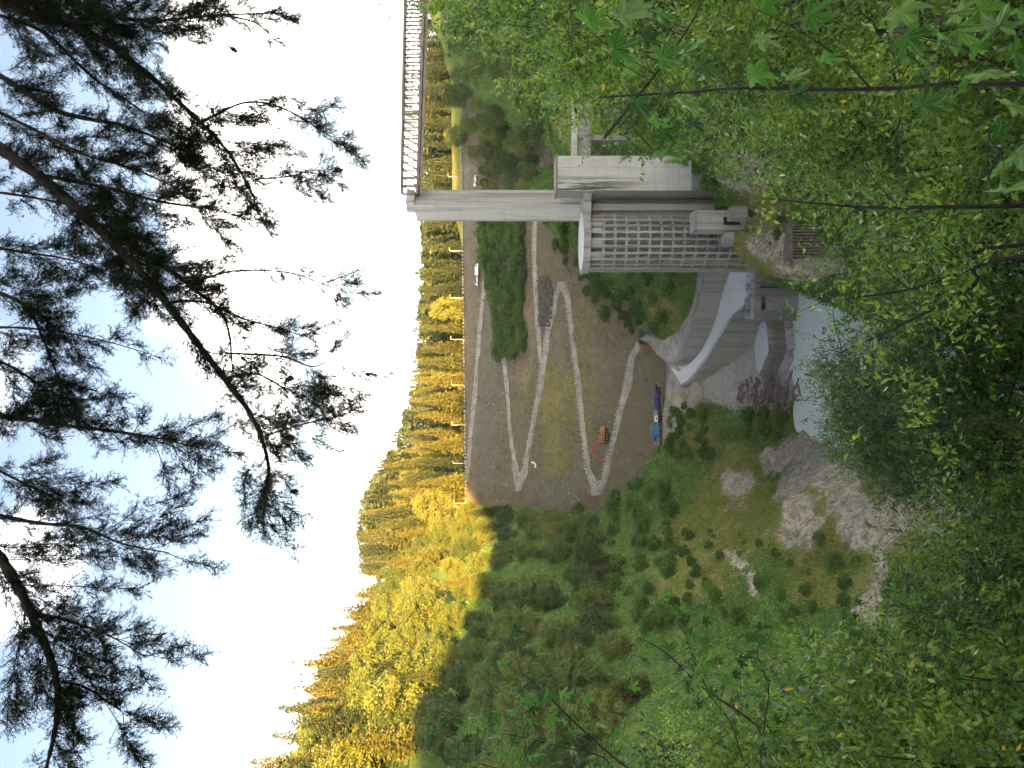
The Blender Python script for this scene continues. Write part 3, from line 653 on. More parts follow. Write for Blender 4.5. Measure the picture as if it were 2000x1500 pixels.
# ------------------------------------------------------------------ square shaft tower beside it
st = empty('square_shaft_tower', at(1330, 340, 172), 'square concrete tower streaked with black stains beside the round tower', 'tower')
def xw(y, D): return (750.0-y)*D/F
D0 = 168.0; xl, xr = xw(372, D0), xw(304, D0)
zt = -(1086-1000)*D0/F
ncol, nrow = 3, 11; cw_, ch_ = (xr-xl)/ncol, 2.6
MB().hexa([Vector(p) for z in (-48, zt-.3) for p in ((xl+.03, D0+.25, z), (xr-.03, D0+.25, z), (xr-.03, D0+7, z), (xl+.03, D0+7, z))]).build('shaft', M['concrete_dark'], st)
for r_ in range(nrow):
    for k in range(ncol):
        z1 = zt-r_*ch_-.35; z0 = z1-ch_+.035
        MB().hexa([Vector(p) for z in (z0, z1) for p in ((xl+k*cw_+.01, D0, z), (xl+(k+1)*cw_-.03, D0, z), (xl+(k+1)*cw_-.03, D0+.24, z), (xl+k*cw_+.01, D0+.24, z))]).build('panel', M['stained'] if 'stained' in M else M['concrete'], st)
MB().hexa([Vector(p) for z in (zt-.32, zt+.1) for p in ((xl-.2, D0-.2, z), (xr+.2, D0-.2, z), (xr+.2, D0+7.2, z), (xl-.2, D0+7.2, z))]).build('coping', M['rust'], st)
# recessed wall and slab that tie it to the round tower
rx0, rx1 = xw(412, 174), xl-.02
MB().hexa([Vector(p) for z in (-48, -17.4) for p in ((xw(400, 175), 178.0, z), (rx1+.4, 178.0, z), (rx1+.4, 179.0, z), (xw(400, 175), 179.0, z))]).build('recess_wall', M['concrete_dark'], st)  # shadow of the recess put into its darker concrete
MB().hexa([Vector(p) for z in (-48, -17.35) for p in ((xw(411, 174), 174.0, z), (xw(398, 174), 174.0, z), (xw(398, 174), 178.4, z), (xw(411, 174), 178.4, z))]).build('buttress', M['concrete'], st)
MB().hexa([Vector(p) for z in (-17.25, -15.62) for p in ((xw(430, 175), 172.2, z), (rx1-.02, 170.5, z), (rx1-.02, 181, z), (xw(430, 175), 184, z))]).build('link_slab', M['concrete'], st)
# walkway leading right from the square tower
ww = empty('access_walkway', at(1130, 250, 170), 'short concrete walkway slab running from the square tower into the trees', 'walkway')
a, b = at(1118, 304, 170), at(1122, 150, 178)
MB().hexa([a+Vector((0, 0, -1.0)), b+Vector((0, 0, -1.0)), b+Vector((0, 5, -1.0)), a+Vector((0, 5, -1.0)), a, b, b+Vector((0, 5, 0)), a+Vector((0, 5, 0))]).build('slab', M['concrete_pale'], ww)
MB().hexa([a+Vector((0, .6, -4.0)), b+Vector((0, .6, -4.0)), b+Vector((0, 1.2, -4.0)), a+Vector((0, 1.2, -4.0)), a+Vector((0, .6, -1.02)), b+Vector((0, .6, -1.02)), b+Vector((0, 1.2, -1.02)), a+Vector((0, 1.2, -1.02))]).build('beam', M['concrete_dark'], ww)
for s in (0.25, 0.6, 0.95):
    p = a.lerp(b, s); MB().box(p+Vector((0, 2.5, -14)), (1.2, 2.0, 26)).build('column', M['concrete_dark'], ww)
# small block house on the rock
bh = empty('concrete_block_house', at(1415, 430, 160), 'small concrete block house with grass on its roof, in front of the round tower', 'block house')
x0, x1 = xw(449, 158), xw(411, 158); z1 = -(1358-1000)*158/F; z0 = -(1416-1000)*158/F
MB().hexa([Vector(p) for z in (z0-3, z1) for p in ((x0, 158, z), (x1, 158, z), (x1, 162.5, z), (x0, 162.5, z))]).build('wall', M['concrete_pale'], bh)
MB().hexa([Vector(p) for z in (z1-.4, z1+.12) for p in ((x0-.12, 157.88, z), (x1+.12, 157.88, z), (x1+.12, 162.6, z), (x0-.12, 162.6, z))]).build('roof_slab', M['concrete'], bh)
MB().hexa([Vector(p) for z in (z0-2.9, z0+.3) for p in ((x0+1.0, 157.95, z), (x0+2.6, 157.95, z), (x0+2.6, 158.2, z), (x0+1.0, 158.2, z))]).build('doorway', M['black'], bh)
# low concrete bulkhead right of it, half hidden by leaves
for i, (x, y, D, w, d, h, lab) in enumerate(((1370, 285, 142, 3.4, 3, 5.5, 'grey concrete block with earth on top, among leaves right of the square tower'), (1440, 415, 152, 2.2, 3, 3.0, 'small weathered concrete stump on the rock below the block house'), (1428, 465, 152, 2.0, 2.5, 1.6, 'pale tilted concrete slab lying on the grassy rock'))):
    p = at(x, y, D); b = MB(); b.box(p+Vector((0, d/2, -h/2+1)), (w, d, h), 0.1*i); b.box(p+Vector((0, d/2, 1.12)), (w*.9, d*.9, .26), 0.1*i+.05)
    tag(b.build('concrete_block', M['concrete']), lab, 'concrete block')
# brown slatted trash rack lower down
tr = empty('trash_rack', at(1640, 470, 150), 'brown slatted trash rack box low on the rock among leaves', 'trash rack')
zt2, zb2 = -(1548-1000)*150/F, -(1650-1000)*150/F
x0, x1 = xw(503, 150), xw(436, 150)
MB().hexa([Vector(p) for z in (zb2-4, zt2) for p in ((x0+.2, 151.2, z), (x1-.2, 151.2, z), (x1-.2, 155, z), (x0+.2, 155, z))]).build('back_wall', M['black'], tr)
MB().hexa([Vector(p) for z in (zt2, zt2+.5) for p in ((x0-.2, 149.6, z), (x1+.2, 149.6, z), (x1+.2, 155, z), (x0-.2, 155, z))]).build('cap', M['concrete_brown'], tr)
ns = 11
slm = MB().box((0, 0, (zt2+zb2)/2-2), ((x1-x0)/ns*.55, .9, zt2-zb2+4)).mesh('slat'); slm.materials.append(M['concrete_brown'])
for k in range(ns):
    o = bpy.data.objects.new('slat', slm); COL.objects.link(o); o.parent = tr; o.matrix_parent_inverse = Matrix.Translation(-tr.location); o.location = (x0+(k+.5)*(x1-x0)/ns, 150.3, 0)
# steps with a handrail on the rock
sp_ = empty('steel_stair', at(1500, 470, 150), 'narrow steel stair with handrails climbing the grassy rock', 'stair')
for s in (-.5, .5): MB().bar(at(1478, 485, 151, .3)+Vector((0, s, 0)), at(1505, 452, 149, .3)+Vector((0, s, 0)), .12, .25).build('stringer', M['steel'], sp_)
for k in range(10): MB().box(at(1478, 485, 151, .4).lerp(at(1505, 452, 149, .4), (k+.5)/10), (.35, 1.0, .06)).build('tread', M['steel'], sp_)

# ------------------------------------------------------------------ bridge pier and truss footbridge
PD = 180.0; corner = Vector((xw(400, PD), PD, 0)); th = math.radians(35)
dr = Vector((math.cos(th), math.sin(th), 0)); dl = Vector((-math.sin(th), math.cos(th), 0)); wa, wb = 5.0, 5.1
z0, z1 = -16.2, (1000-809)*PD/F
pr = empty('bridge_pier', (corner.x, corner.y, z0), 'tall pale concrete pier carrying the truss footbridge', 'pier')
i_ = 0.12
c0 = corner+dr*i_+dl*i_
MB().hexa([c0+Vector((0, 0, z0)), c0+dr*(wa-2*i_)+Vector((0, 0, z0)), c0+dr*(wa-2*i_)+dl*(wb-2*i_)+Vector((0, 0, z0)), c0+dl*(wb-2*i_)+Vector((0, 0, z0)),
           c0+Vector((0, 0, z1)), c0+dr*(wa-2*i_)+Vector((0, 0, z1)), c0+dr*(wa-2*i_)+dl*(wb-2*i_)+Vector((0, 0, z1)), c0+dl*(wb-2*i_)+Vector((0, 0, z1))]).build('shaft', M['wall_concrete'], pr)
rows = 15; hh = (z1-z0)/rows
for fdir, fw, fin, nc in ((dr, wa, dl, 2), (dl, wb, dr, 2)):
    for r_ in range(rows):
        for k in range(nc):
            s0, s1 = fw*k/nc+.025, fw*(k+1)/nc-.025
            if fdir is dl and k == 0: s0 = 0.14
            if fdir is dr and k == 0: s0 = 0.0
            za, zb_ = z0+r_*hh+.03, z0+(r_+1)*hh-.03; ins = 0.0 if (r_+k) % 3 else 0.012
            p = [corner+fdir*s+fin*o for s, o in ((s0, ins), (s1, ins), (s1, .13), (s0, .13))]
            MB().hexa([Vector((q.x, q.y, z)) for z in (za, zb_) for q in p]).build('panel', M['concrete_pale'] if fdir is dl else M['concrete'], pr)
cc = corner+dr*1.6+dl*1.6
MB().box(Vector((cc.x+.9, cc.y, z1+1.0)), (3.9, 3.6, 2.0), th).build('cap', M['concrete_pale'], pr)
br_ = empty('truss_footbridge', at(815, 372, PD), 'long rusty steel truss footbridge reaching the pier from the wooded bank', 'bridge')
def bp(y, which):           # which: 0 bottom, 1 top of the near truss
    s = (378-y)/378.0; D = 180-15*s; x = (815+13*s) if which == 0 else (783+7*s); return at(x, y, D)
BAY = 16.0; ys = [378-BAY*k for k in range(29)]; OFF = Vector((0.35, 2.6, 0))
for o in (Vector(), OFF):
    MB().bar(bp(ys[0], 0)+o, bp(ys[-1], 0)+o, .3, .42).build('bottom_chord', M['rust'], br_)
    MB().bar(bp(ys[0], 1)+o, bp(ys[-1], 1)+o, .34, .4).build('top_chord', M['rust'], br_)
    for k, y in enumerate(ys):
        MB().bar(bp(y, 0)+o, bp(y, 1)+o, .26).build('truss_vertical', M['rust'], br_)
        if k+1 < len(ys): MB().bar(bp(y, 0)+o, bp(ys[k+1], 1)+o, .22).build('truss_diagonal', M['rust'], br_)
for k, y in enumerate(ys):
    MB().bar(bp(y, 0), bp(y, 0)+OFF, .2).build('floor_beam', M['rust'], br_)
    MB().bar(bp(y, 1), bp(y, 1)+OFF, .12).build('top_strut', M['rust'], br_)
    if k+1 < len(ys): MB().bar(bp(y, 1), bp(ys[k+1], 1)+OFF, .09).build('top_brace', M['rust'], br_)
a, b = bp(ys[0], 0), bp(ys[-1], 0)
MB().hexa([p+Vector((0, dy, z)) for z in (.28, .42) for p, dy in ((a, .2), (b, .2), (b, 2.5), (a, 2.5))]).build('deck', M['rust'], br_)
MB().bar(a+Vector((0, -.1, -.75)), b+Vector((0, -.1, -.75)), .2, .55).build('pipe_girder', M['rust'], br_)

# ------------------------------------------------------------------ lamp posts and vehicles on the crest
def crest(y, back=1.5):
    a = (750.0-y)/F; Y = (DY0+back)/(1+DSK*a); return Vector((a*Y, Y, DCZ))
lp = empty('lamp_post', (0, 0, 0), '', 'lamp post', 'lamp posts along the dam crest')
MB().tube([(0, 0, 0), (0, 0, 6.2)], [.11, .07], 6).build('pole', M['white_paint'], lp)
MB().tube([(0, 0, 6.1), (.4, 0, 6.35), (1.2, 0, 6.4)], .05, 5).build('arm', M['white_paint'], lp)
hd = MB(); hd.box((1.35, 0, 6.36), (.6, .26, .14)); hd.box((1.35, 0, 6.27), (.45, .2, .06)); hd.build('lamp_head', M['steel'], lp)
LY = [(345, 'rising beside the bright bank right of the pier'), (490, 'first one left of the pale pier'), (582, 'second one left of the pale pier'), (663, 'third one left of the pale pier'), (752, 'fourth one left of the pale pier'),
      (830, 'fifth one left of the pale pier'), (905, 'sixth one left of the pale pier'), (983, 'taller of the close pair at the left abutment'), (990, 'shorter of the close pair at the left abutment')]
for i, (y, w) in enumerate(LY):
    o = lp if i == 0 else copy_tree(lp, (0, 0, 0))
    o.location = crest(y, 3.0); o.rotation_euler = (0, 0, random.uniform(-.3, .3)); s = (0.85 if i == 8 else 1.0); o.scale = (s, s, s)
    o['label'] = 'white lamp post on the dam crest, '+w

def wheel_set(parent, xs, yw, r, mat_t, z=None, off=Vector()):
    wm_ = MB().tube([(0, -.16, 0), (0, .16, 0)], r, 12).mesh('wheel'); wm_.materials.append(mat_t)
    hm = MB().tube([(0, -.18, 0), (0, .18, 0)], r*.45, 8).mesh('hub'); hm.materials.append(M['steel'])
    for x in xs:
        for s in (-1, 1):
            o = bpy.data.objects.new('wheel', wm_); COL.objects.link(o); o.parent = parent; o.location = (x, s*yw, r)
            h = bpy.data.objects.new('hub', hm); COL.objects.link(h); h.parent = o
def bevel_profile(m, prof, w, y0=0.0):
    """extrude a side outline (x, z) to width w"""
    n = len(prof); m.add([(x, y0-w/2, z) for x, z in prof]+[(x, y0+w/2, z) for x, z in prof], [tuple(range(n)), tuple(range(2*n-1, n-1, -1))]+[(i, n+i, n+(i+1) % n, (i+1) % n) for i in range(n)]); return m
def loc_part(m, name, mat, parent):
    o = link(name, m.mesh(name), mat); o.parent = parent; return o
def truck(name, loc, rz, label, paint, box=None, boxl=6.0, group=None, cat='truck'):
    e = empty(name, loc, label, cat, group); e.rotation_euler = (0, 0, rz)
    loc_part(MB().box((0, 0, .75), (boxl+2.4, .9, .25)), 'chassis', M['black'], e)
    xc = (boxl+2.4)/2
    loc_part(bevel_profile(MB(), [(xc-2.1, .6), (xc-.1, .6), (xc, 1.5), (xc-.45, 2.6), (xc-2.1, 2.7)], 2.3), 'cab', M[paint], e)
    loc_part(bevel_profile(MB(), [(xc-.0, 1.55), (xc-.40, 2.45), (xc-.46, 2.42), (xc-.06, 1.53)], 2.0), 'windscreen', M['glass'], e)
    for s in (-1, 1):
        loc_part(MB().box((xc-1.15, s*1.16, 2.0), (1.0, .04, .7)), 'side_window', M['glass'], e)
        loc_part(MB().box((xc+.02, s*.85, .95), (.06, .3, .2)), 'headlight', M['white_paint'], e)
    if box: loc_part(MB().box((-1.15, 0, 2.05), (boxl, 2.4, 2.3)), 'cargo_box', M[box], e)
    else:
        loc_part(MB().box((-1.15, 0, 1.0), (boxl, 2.4, .16)), 'flat_bed', M['steel'], e)
        loc_part(MB().box((boxl/2-1.2, 0, 1.5), (.12, 2.4, 1.0)), 'headboard', M['steel'], e)
    wheel_set(e, (xc-1.1, -xc+1.2, -xc+2.5), 1.0, .5, M['black']); return e
p = crest(528, 3); p2 = dam_pt(941, 527, 1.3)
truck('box_truck', p2, math.radians(5), 'white box truck parked on the road just below the dam crest', 'white_paint', 'white_paint', 5.5).scale = (.6, .6, .6)
p2 = dam_pt(939, 548, 1.1)
def car(name, loc, rz, label, paint):
    e = empty(name, loc, label, 'car'); e.rotation_euler = (0, 0, rz)
    loc_part(bevel_profile(MB(), [(-2.2, .4), (2.2, .4), (2.25, .85), (1.2, 1.0), (.6, 1.55), (-1.5, 1.6), (-2.2, 1.0)], 1.75), 'body', M[paint], e)
    for s in (-1, 1): loc_part(bevel_profile(MB(), [(.95, 1.02), (.5, 1.48), (-1.4, 1.52), (-1.75, 1.02)], .03, s*.88), 'side_window', M['glass'], e)
    wheel_set(e, (-1.35, 1.35), .8, .34, M['black']); return e
car('parked_car', p2, 0.1, 'white car parked next to the box truck below the dam crest', 'white_paint')
a_ = dam_pt(935, 354, 0.9); car('parked_car', a_, 0.2, 'small white car on the crest road right of the pier', 'white_paint')

# ------------------------------------------------------------------ excavator on the lowest haul road
ex = empty('excavator', dam_pt(1193, 851, 1.6), 'orange tracked excavator with red boom reaching left on the haul road', 'excavator')
d5 = (dam_pt(1190, 890, 0)-dam_pt(1205, 832, 0)); ex.rotation_euler = (0, 0, math.atan2(d5.y, d5.x))
ex.scale = (1.12, 1.12, 1.12)
for s in (-1, 1):
    tp = [(-2.0, .15), (-1.6, 0), (1.6, 0), (2.0, .15), (2.15, .5), (1.9, .9), (-1.9, .9), (-2.15, .5)]
    o = loc_part(bevel_profile(MB(), tp, .6, s*1.15), 'track', M['black'], ex)
    for k in range(4):
        w_ = loc_part(MB().tube([(-1.35+k*.9, s*1.15-.32, .42), (-1.35+k*.9, s*1.15+.32, .42)], .3, 10), 'track_roller', M['steel'], o)
loc_part(MB().box((0, 0, .85), (2.6, 1.9, .5)), 'undercarriage', M['black'], ex)
loc_part(bevel_profile(MB(), [(-2.9, 1.15), (1.5, 1.15), (1.5, 1.7), (-.2, 2.2), (-2.4, 2.3), (-2.95, 1.9)], 2.6), 'house', M['orange_paint'], ex)
loc_part(bevel_profile(MB(), [(-.1, 1.2), (1.65, 1.2), (1.7, 2.1), (1.2, 2.95), (-.1, 2.95)], 1.0, .8), 'cab', M['orange_paint'], ex)
loc_part(bevel_profile(MB(), [(1.72, 1.9), (1.25, 2.85), (1.2, 2.85), (1.66, 1.9)], .85, .8), 'cab_window', M['glass'], ex)
loc_part(MB().box((.75, .29, 2.45), (1.1, .04, .7)), 'cab_window', M['glass'], ex)
loc_part(MB().box((-2.6, 0, 1.65), (.7, 2.5, 1.0)), 'counterweight', M['orange_paint'], ex)
bm_ = MB(); pts = [(1.0, 1.6), (2.2, 3.2), (3.8, 4.5), (5.4, 4.9), (6.9, 4.6)]
for a, b in zip(pts[:-1], pts[1:]): bm_.bar((a[0], 0, a[1]), (b[0], 0, b[1]), .45, .62, Vector((0, 1, 0)))
loc_part(bm_, 'boom', M['red_paint'], ex)
loc_part(MB().bar((6.3, 0, 5.1), (9.3, 0, 2.2), .38, .48, Vector((0, 1, 0))), 'stick', M['red_paint'], ex)
loc_part(MB().tube([(1.6, 0, 1.6), (3.6, 0, 3.9)], .1, 6), 'boom_cylinder', M['steel'], ex)
loc_part(MB().tube([(4.6, 0, 5.2), (6.5, 0, 5.35)], .09, 6), 'stick_cylinder', M['steel'], ex)
loc_part(bevel_profile(MB(), [(9.1, 2.3), (9.6, 2.1), (9.9, 1.3), (9.5, .5), (8.7, .35), (8.9, .9)], 1.1), 'bucket', M['rust'], ex)

# ------------------------------------------------------------------ machines parked on the apron
def ap(x, y, D=250.0): return at(x, y, D)
def plan_rz(y0, y1, x0=1290, x1=1290): a, b = ap(x0, y0), ap(x1, y1); return math.atan2(b.y-a.y, b.x-a.x)
ZA = at(1291, 800, 250).z
def apz(y, D=249.5): p = at(1291, y, D); p.z = ZA+.05; return p
truck('flatbed_truck', apz(847), math.pi, 'blue truck at the left end of the machine row on the apron', 'blue_paint', 'blue_paint', 3.2)
truck('flatbed_truck', apz(830, 251.5), math.pi, 'white tipper truck standing behind the blue truck on the apron', 'white_paint', None, 3.6)
tl = empty('lowbed_trailer', apz(790), 'long dark lowbed trailer loaded with blue drums on the apron', 'trailer'); 
loc_part(MB().box((0, 0, 1.0), (11.5, 2.5, .35)), 'bed', M['black'], tl); loc_part(MB().box((5.4, 0, 1.5), (2.2, 2.3, .25)), 'gooseneck', M['black'], tl)
loc_part(MB().box((0, -1.27, .6), (11.2, .05, .5)), 'underside_shade', M['black'], tl); wheel_set(tl, (-4.9, -3.7, -2.5, 3.5), 1.0, .48, M['black'])  # black strip on the near side stands in for shadow under the bed
dm = MB().tube([(0, 0, 0), (0, 0, 1.1)], .42, 12).mesh('blue_drum'); dm.materials.append(M['navy_paint'])
for k in range(9):
    o = bpy.data.objects.new('blue_drum', dm); COL.objects.link(o); o.location = tl.location+Vector((-.6+(k % 5)*.95, -.6+(k//5)*1.1, 1.19))
    tag(o, 'dark blue drum standing on the lowbed trailer', 'drum', 'blue drums on the trailer')
def gear(name, y, D, dims, mat, label, cat, zz=1.2, extra=None):
    p = apz(y, D)+Vector((0, 0, zz)); e = empty(name, p, label, cat); w, d, h = dims
    loc_part(bevel_profile(MB(), [(-w/2, 0), (w/2, 0), (w/2, h*.75), (w*.3, h), (-w*.42, h), (-w/2, h*.8)], d), 'housing', mat, e)
    loc_part(MB().box((0, -d/2-.02, h*.45), (w*.5, .05, h*.4)), 'side_panel', M['steel'], e)
    loc_part(MB().tube([(w*.2, 0, h), (w*.2, 0, h+.6)], .06, 6), 'exhaust_pipe', M['black'], e)
    if extra: wheel_set(e, (-w*.3, w*.3), d/2, .35, M['black'])
    return e
gear('compressor', 766, 251.6, (1.6, 1.4, 1.5), M['red_paint'], 'small red compressor near the right end of the trailer', 'compressor', 0.02, True)
gear('generator', 806, 249.5, (1.7, 1.6, 1.5), M['concrete_dark'], 'grey generator on the middle of the lowbed trailer', 'generator', 1.2)
gear('skid_loader', 862, 250, (2.2, 1.6, 1.7), M['orange_paint'], 'small orange loader beside the blue truck', 'loader', 0.02, True)
gear('pump_unit', 754, 250.5, (2.2, 1.6, 1.4), M['steel'], 'dull grey pump unit at the right end of the machine row', 'pump', 0.02, True)
gear('storage_tank', 817, 249.5, (2.2, 1.5, 0.9), M['white_paint'], 'low white tank on the left end of the lowbed trailer', 'tank', 1.2)
wp = MB().tube(spline([dam_pt(1043, 903, 1.2), dam_pt(1047, 903, 1.4), dam_pt(1050, 906, 1.4), dam_pt(1051, 911, 1.3), dam_pt(1049, 912, 1.2)], 4), .3, 7)
tag(wp.build('bent_pipe', M['white_paint']), 'short bent white pipe lying on the dam face', 'pipe')
# ------------------------------------------------------------------ driftwood jam by the pool
r = RND(21); lms = []
for k in range(6):
    q = RND(300+k); n = 6; b = Vector((0, 0, 0)); m = MB(); ptsl = [Vector((-.5+i/(n-1), q.uniform(-.02, .02), q.uniform(-.02, .02))) for i in range(n)]
    m.tube(ptsl, [0.045*(1-.5*i/n)*q.uniform(.8, 1.2) for i in range(n)], 6)
    for j in range(q.randint(1, 4)):
        c_ = ptsl[q.randint(1, n-1)]; m.tube([c_, c_+Vector((q.uniform(.05, .15), q.uniform(-.1, .1), q.uniform(-.03, .12)))], [.016, .006], 4)
    me = m.mesh('driftwood_log'); me.materials.append(M['wood']); lms.append(me)
for k in range(190):
    y = r.normal(770, 19); x = r.normal(1506, 30)+(.15*(y-770))
    if k > 172: y = r.uniform(625, 648); x = 1455+r.uniform(0, 28)
    y = min(max(y, 618), 812); x = min(max(x, 1452), 1562)
    if k <= 172 and y < 742 and x < 1500: y += 35
    p = hit(x, y)
    if p is None or not (195 < p.y < 240): continue
    if p.z < WATER_Z: p = atz(x, y, WATER_Z)
    o = bpy.data.objects.new('driftwood_log', lms[r.randint(6)]); COL.objects.link(o); s = r.uniform(1.6, 4.6)
    o.location = p+Vector((0, 0, r.uniform(.1, 1.2))); o.scale = (s, s*1.5+.8, s*1.5+.8); o.rotation_euler = (r.uniform(-.35, .35), r.uniform(-.45, .45), r.uniform(0, 6.3))
    tag(o, 'weathered grey driftwood log tangled in the jam left of the pool deck' if k <= 172 else 'driftwood log caught between the deck and the tall curved wall', 'log', 'logs of the driftwood jam' if k <= 172 else 'logs behind the pool deck')
# ------------------------------------------------------------------ vegetation: shapes
def unit(a): return a/np.maximum(np.linalg.norm(a, axis=-1, keepdims=True), 1e-9)
def quads(c, ax, side, L, W, fold=0.0):
    """leaf-shaped four-cornered faces: base, edge, tip, edge"""
    n = len(c); L = np.asarray(L).reshape(-1, 1); W = np.asarray(W).reshape(-1, 1); nr = np.cross(ax, side)
    v = np.stack([c, c+ax*L*.45+side*W*.5+nr*fold*W, c+ax*L, c+ax*L*.45-side*W*.5+nr*fold*W], 1).reshape(-1, 3)
    return v, np.arange(4*n).reshape(n, 4)
def rand_dirs(r, n): return unit(r.normal(size=(n, 3)))
def perp(r, ax): return unit(np.cross(ax, rand_dirs(r, len(ax))))
def conifer_mesh(seed, h=24.0, rad=3.6, nb=190):
    r = RND(seed); C = []; AX = []; L = []
    for b in range(nb):
        t = 0.06+0.94*(b+r.uniform(0, 1))/nb; an = b*2.39996+r.uniform(-.4, .4); R = rad*(1-t)**0.8*r.uniform(.6, 1.12)+.12
        k = max(2, int(R*3.6)); s = (np.arange(k)+r.uniform(.2, .9, k))/k
        d = np.array([math.cos(an), math.sin(an), 0.0]); sg = np.array([-d[1], d[0], 0])
        for rep in range(2):
            p = d*(R*s)[:, None]+sg*(r.normal(0, .22, k)*(.3+s))[:, None]; p[:, 2] = t*h-R*(.32*s-.16*s*s)+r.normal(0, .14, k)
            C.append(p); AX.append(unit(d*.8+r.normal(0, .45, (k, 3))+np.array([0, 0, -.35]))); L.append(np.full(k, .42+.42*(1-t))*r.uniform(.7, 1.3, k))
    top = 10; C.append(np.c_[r.normal(0, .05, (top, 2)), h*(1-.035*np.arange(top)/top)]); AX.append(unit(np.c_[r.normal(0, .5, (top, 2)), np.ones(top)])); L.append(np.full(top, .6))
    C = np.vstack(C); AX = np.vstack(AX); L = np.concatenate(L); v, f = quads(C, AX, perp(r, AX), L, L*.55, .1)
    return fast_mesh('crown', v, f)
def broad_mesh(seed, h=12.0, rad=4.2, ncl=46, per=60, leaf=.42, base=.08):
    r = RND(seed); C = []; N = []
    for k in range(ncl):
        d = rand_dirs(r, 1)[0]; q = r.uniform(.45, 1)**.5; cr = rad*r.uniform(.20, .36)
        c = np.array([d[0]*rad*q*.85, d[1]*rad*q*.85, h*(base+(1-base)*.5)+d[2]*h*(1-base)*.5*q*.92])
        u = rand_dirs(r, per); C.append(c+u*cr*(r.uniform(.55, 1.05, per)[:, None])*np.array([1, 1, .8])); N.append(u)
    C = np.vstack(C); N = np.vstack(N); AX = unit(np.cross(N, rand_dirs(r, len(N)))+N*.35+np.array([0, 0, -.2])); SD = unit(np.cross(AX, N)+r.normal(0, .35, C.shape)); SD = unit(np.cross(np.cross(AX, SD), AX))
    L = leaf*r.uniform(.65, 1.35, len(C)); v, f = quads(C, AX, SD, L, L*.75, .12)
    return fast_mesh('crown', v, f)
def trunk_mesh(h, r0, limbs=0, seed=0, lean=.02):
    r = RND(seed); m = MB(); m.tube([(r.normal(0, lean)*h*i/4, r.normal(0, lean)*h*i/4, h*i/4-(1.0 if i == 0 else 0)) for i in range(5)], [r0*(1-.85*i/4) for i in range(5)], 6)
    for k in range(limbs):
        z = h*r.uniform(.3, .7); a = r.uniform(0, 6.3); L = h*r.uniform(.2, .35); m.tube([(0, 0, z), (math.cos(a)*L*.6, math.sin(a)*L*.6, z+L*.5), (math.cos(a)*L, math.sin(a)*L, z+L)], [r0*.4, r0*.25, r0*.08], 5)
    return m.mesh('trunk')
def proto(name, crown, cm, trunk, cat):
    crown.materials.append(cm); trunk.materials.append(M['bark_far']); return (name, crown, trunk, cat)
CON = [proto('conifer_tree', conifer_mesh(10+k, 24, rd, 330), M['conifer'], trunk_mesh(22, .35, 0, k), 'conifer') for k, rd in enumerate((3.2, 3.8, 4.3))]
DCO = [proto('conifer_tree', conifer_mesh(14+k, 24, rd, 330), M['dark_conifer'], trunk_mesh(22, .35, 0, k), 'conifer') for k, rd in enumerate((3.4, 4.2))]
BRO = [proto('broadleaf_tree', broad_mesh(30+k, 13, rd, 64, 90, .38), M['broadleaf'], trunk_mesh(9, .28, 5, k), 'tree') for k, rd in enumerate((3.8, 4.6, 4.2, 5.0))]
SHR = [proto('shrub', broad_mesh(50+k, 3.4, 2.1, 34, 80, .24, .04), M['shrub_leaf'], trunk_mesh(2.4, .08, 5, k), 'shrub') for k in range(3)]
def plant(pr, loc, h, ref, label, group, r, wide=1.0):
    e = empty(pr[0], loc, label, pr[3], group); s = h/ref; e.scale = (s*wide, s*wide, s); e.rotation_euler = (r.normal(0, .03), r.normal(0, .03), r.uniform(0, 6.3))
    for nm, me in (('crown', pr[1]), ('trunk', pr[2])):
        o = bpy.data.objects.new(nm, me); COL.objects.link(o); o.parent = e
    return e
def scatter(r, n, fn, mind):
    """dart throwing with a minimum spacing"""
    out = []; cell = {}
    for _ in range(n):
        p = fn(r)
        if p is None: continue
        k = (int(p[0]//mind), int(p[1]//mind))
        if any((p[0]-q[0])**2+(p[1]-q[1])**2 < mind*mind for i in (-1, 0, 1) for j in (-1, 0, 1) for q in cell.get((k[0]+i, k[1]+j), ())): continue
        cell.setdefault(k, []).append(p); out.append(p)
    return out
def gnd(x, y): return float(hgt(np.array(x), np.array(y)))
# ---- wooded hillside on the left
r = RND(101)
LOWB = ([900, 960, 1000, 1100, 1250, 1400, 1600], [960, 1020, 1160, 1225, 1250, 1290, 1330])
def where(x, y, lit):
    c_ = 'next to the dam' if y < 1090 else 'mid-slope' if y < 1230 else 'left of the dam' if y < 1370 else 'at its left end'
    e_ = float(np.interp(y, [900, 1000, 1500], [930, 905, 860])); q_ = ('on the skyline' if x < e_-75 else 'half way up' if x < e_-20 else 'just above the shadow line') if lit else ('just below the shadow line' if x < e_+110 else 'lower down')
    return c_+', '+q_
def f_left(r):
    Y = r.uniform(125, 395); X = r.uniform(-.57, -.125)*Y; z = gnd(X, Y); x, y = float(1000-z/Y*F), float(750-X/Y*F)
    if x > np.interp(y, *LOWB) or y < 985+max(0, (x-960)*.18) or (Y > 368 and y < 1040): return None
    if float(rockmask(np.array(X), np.array(Y), np.array(z))) > .2: return None
    return (X, Y, z, x, y)
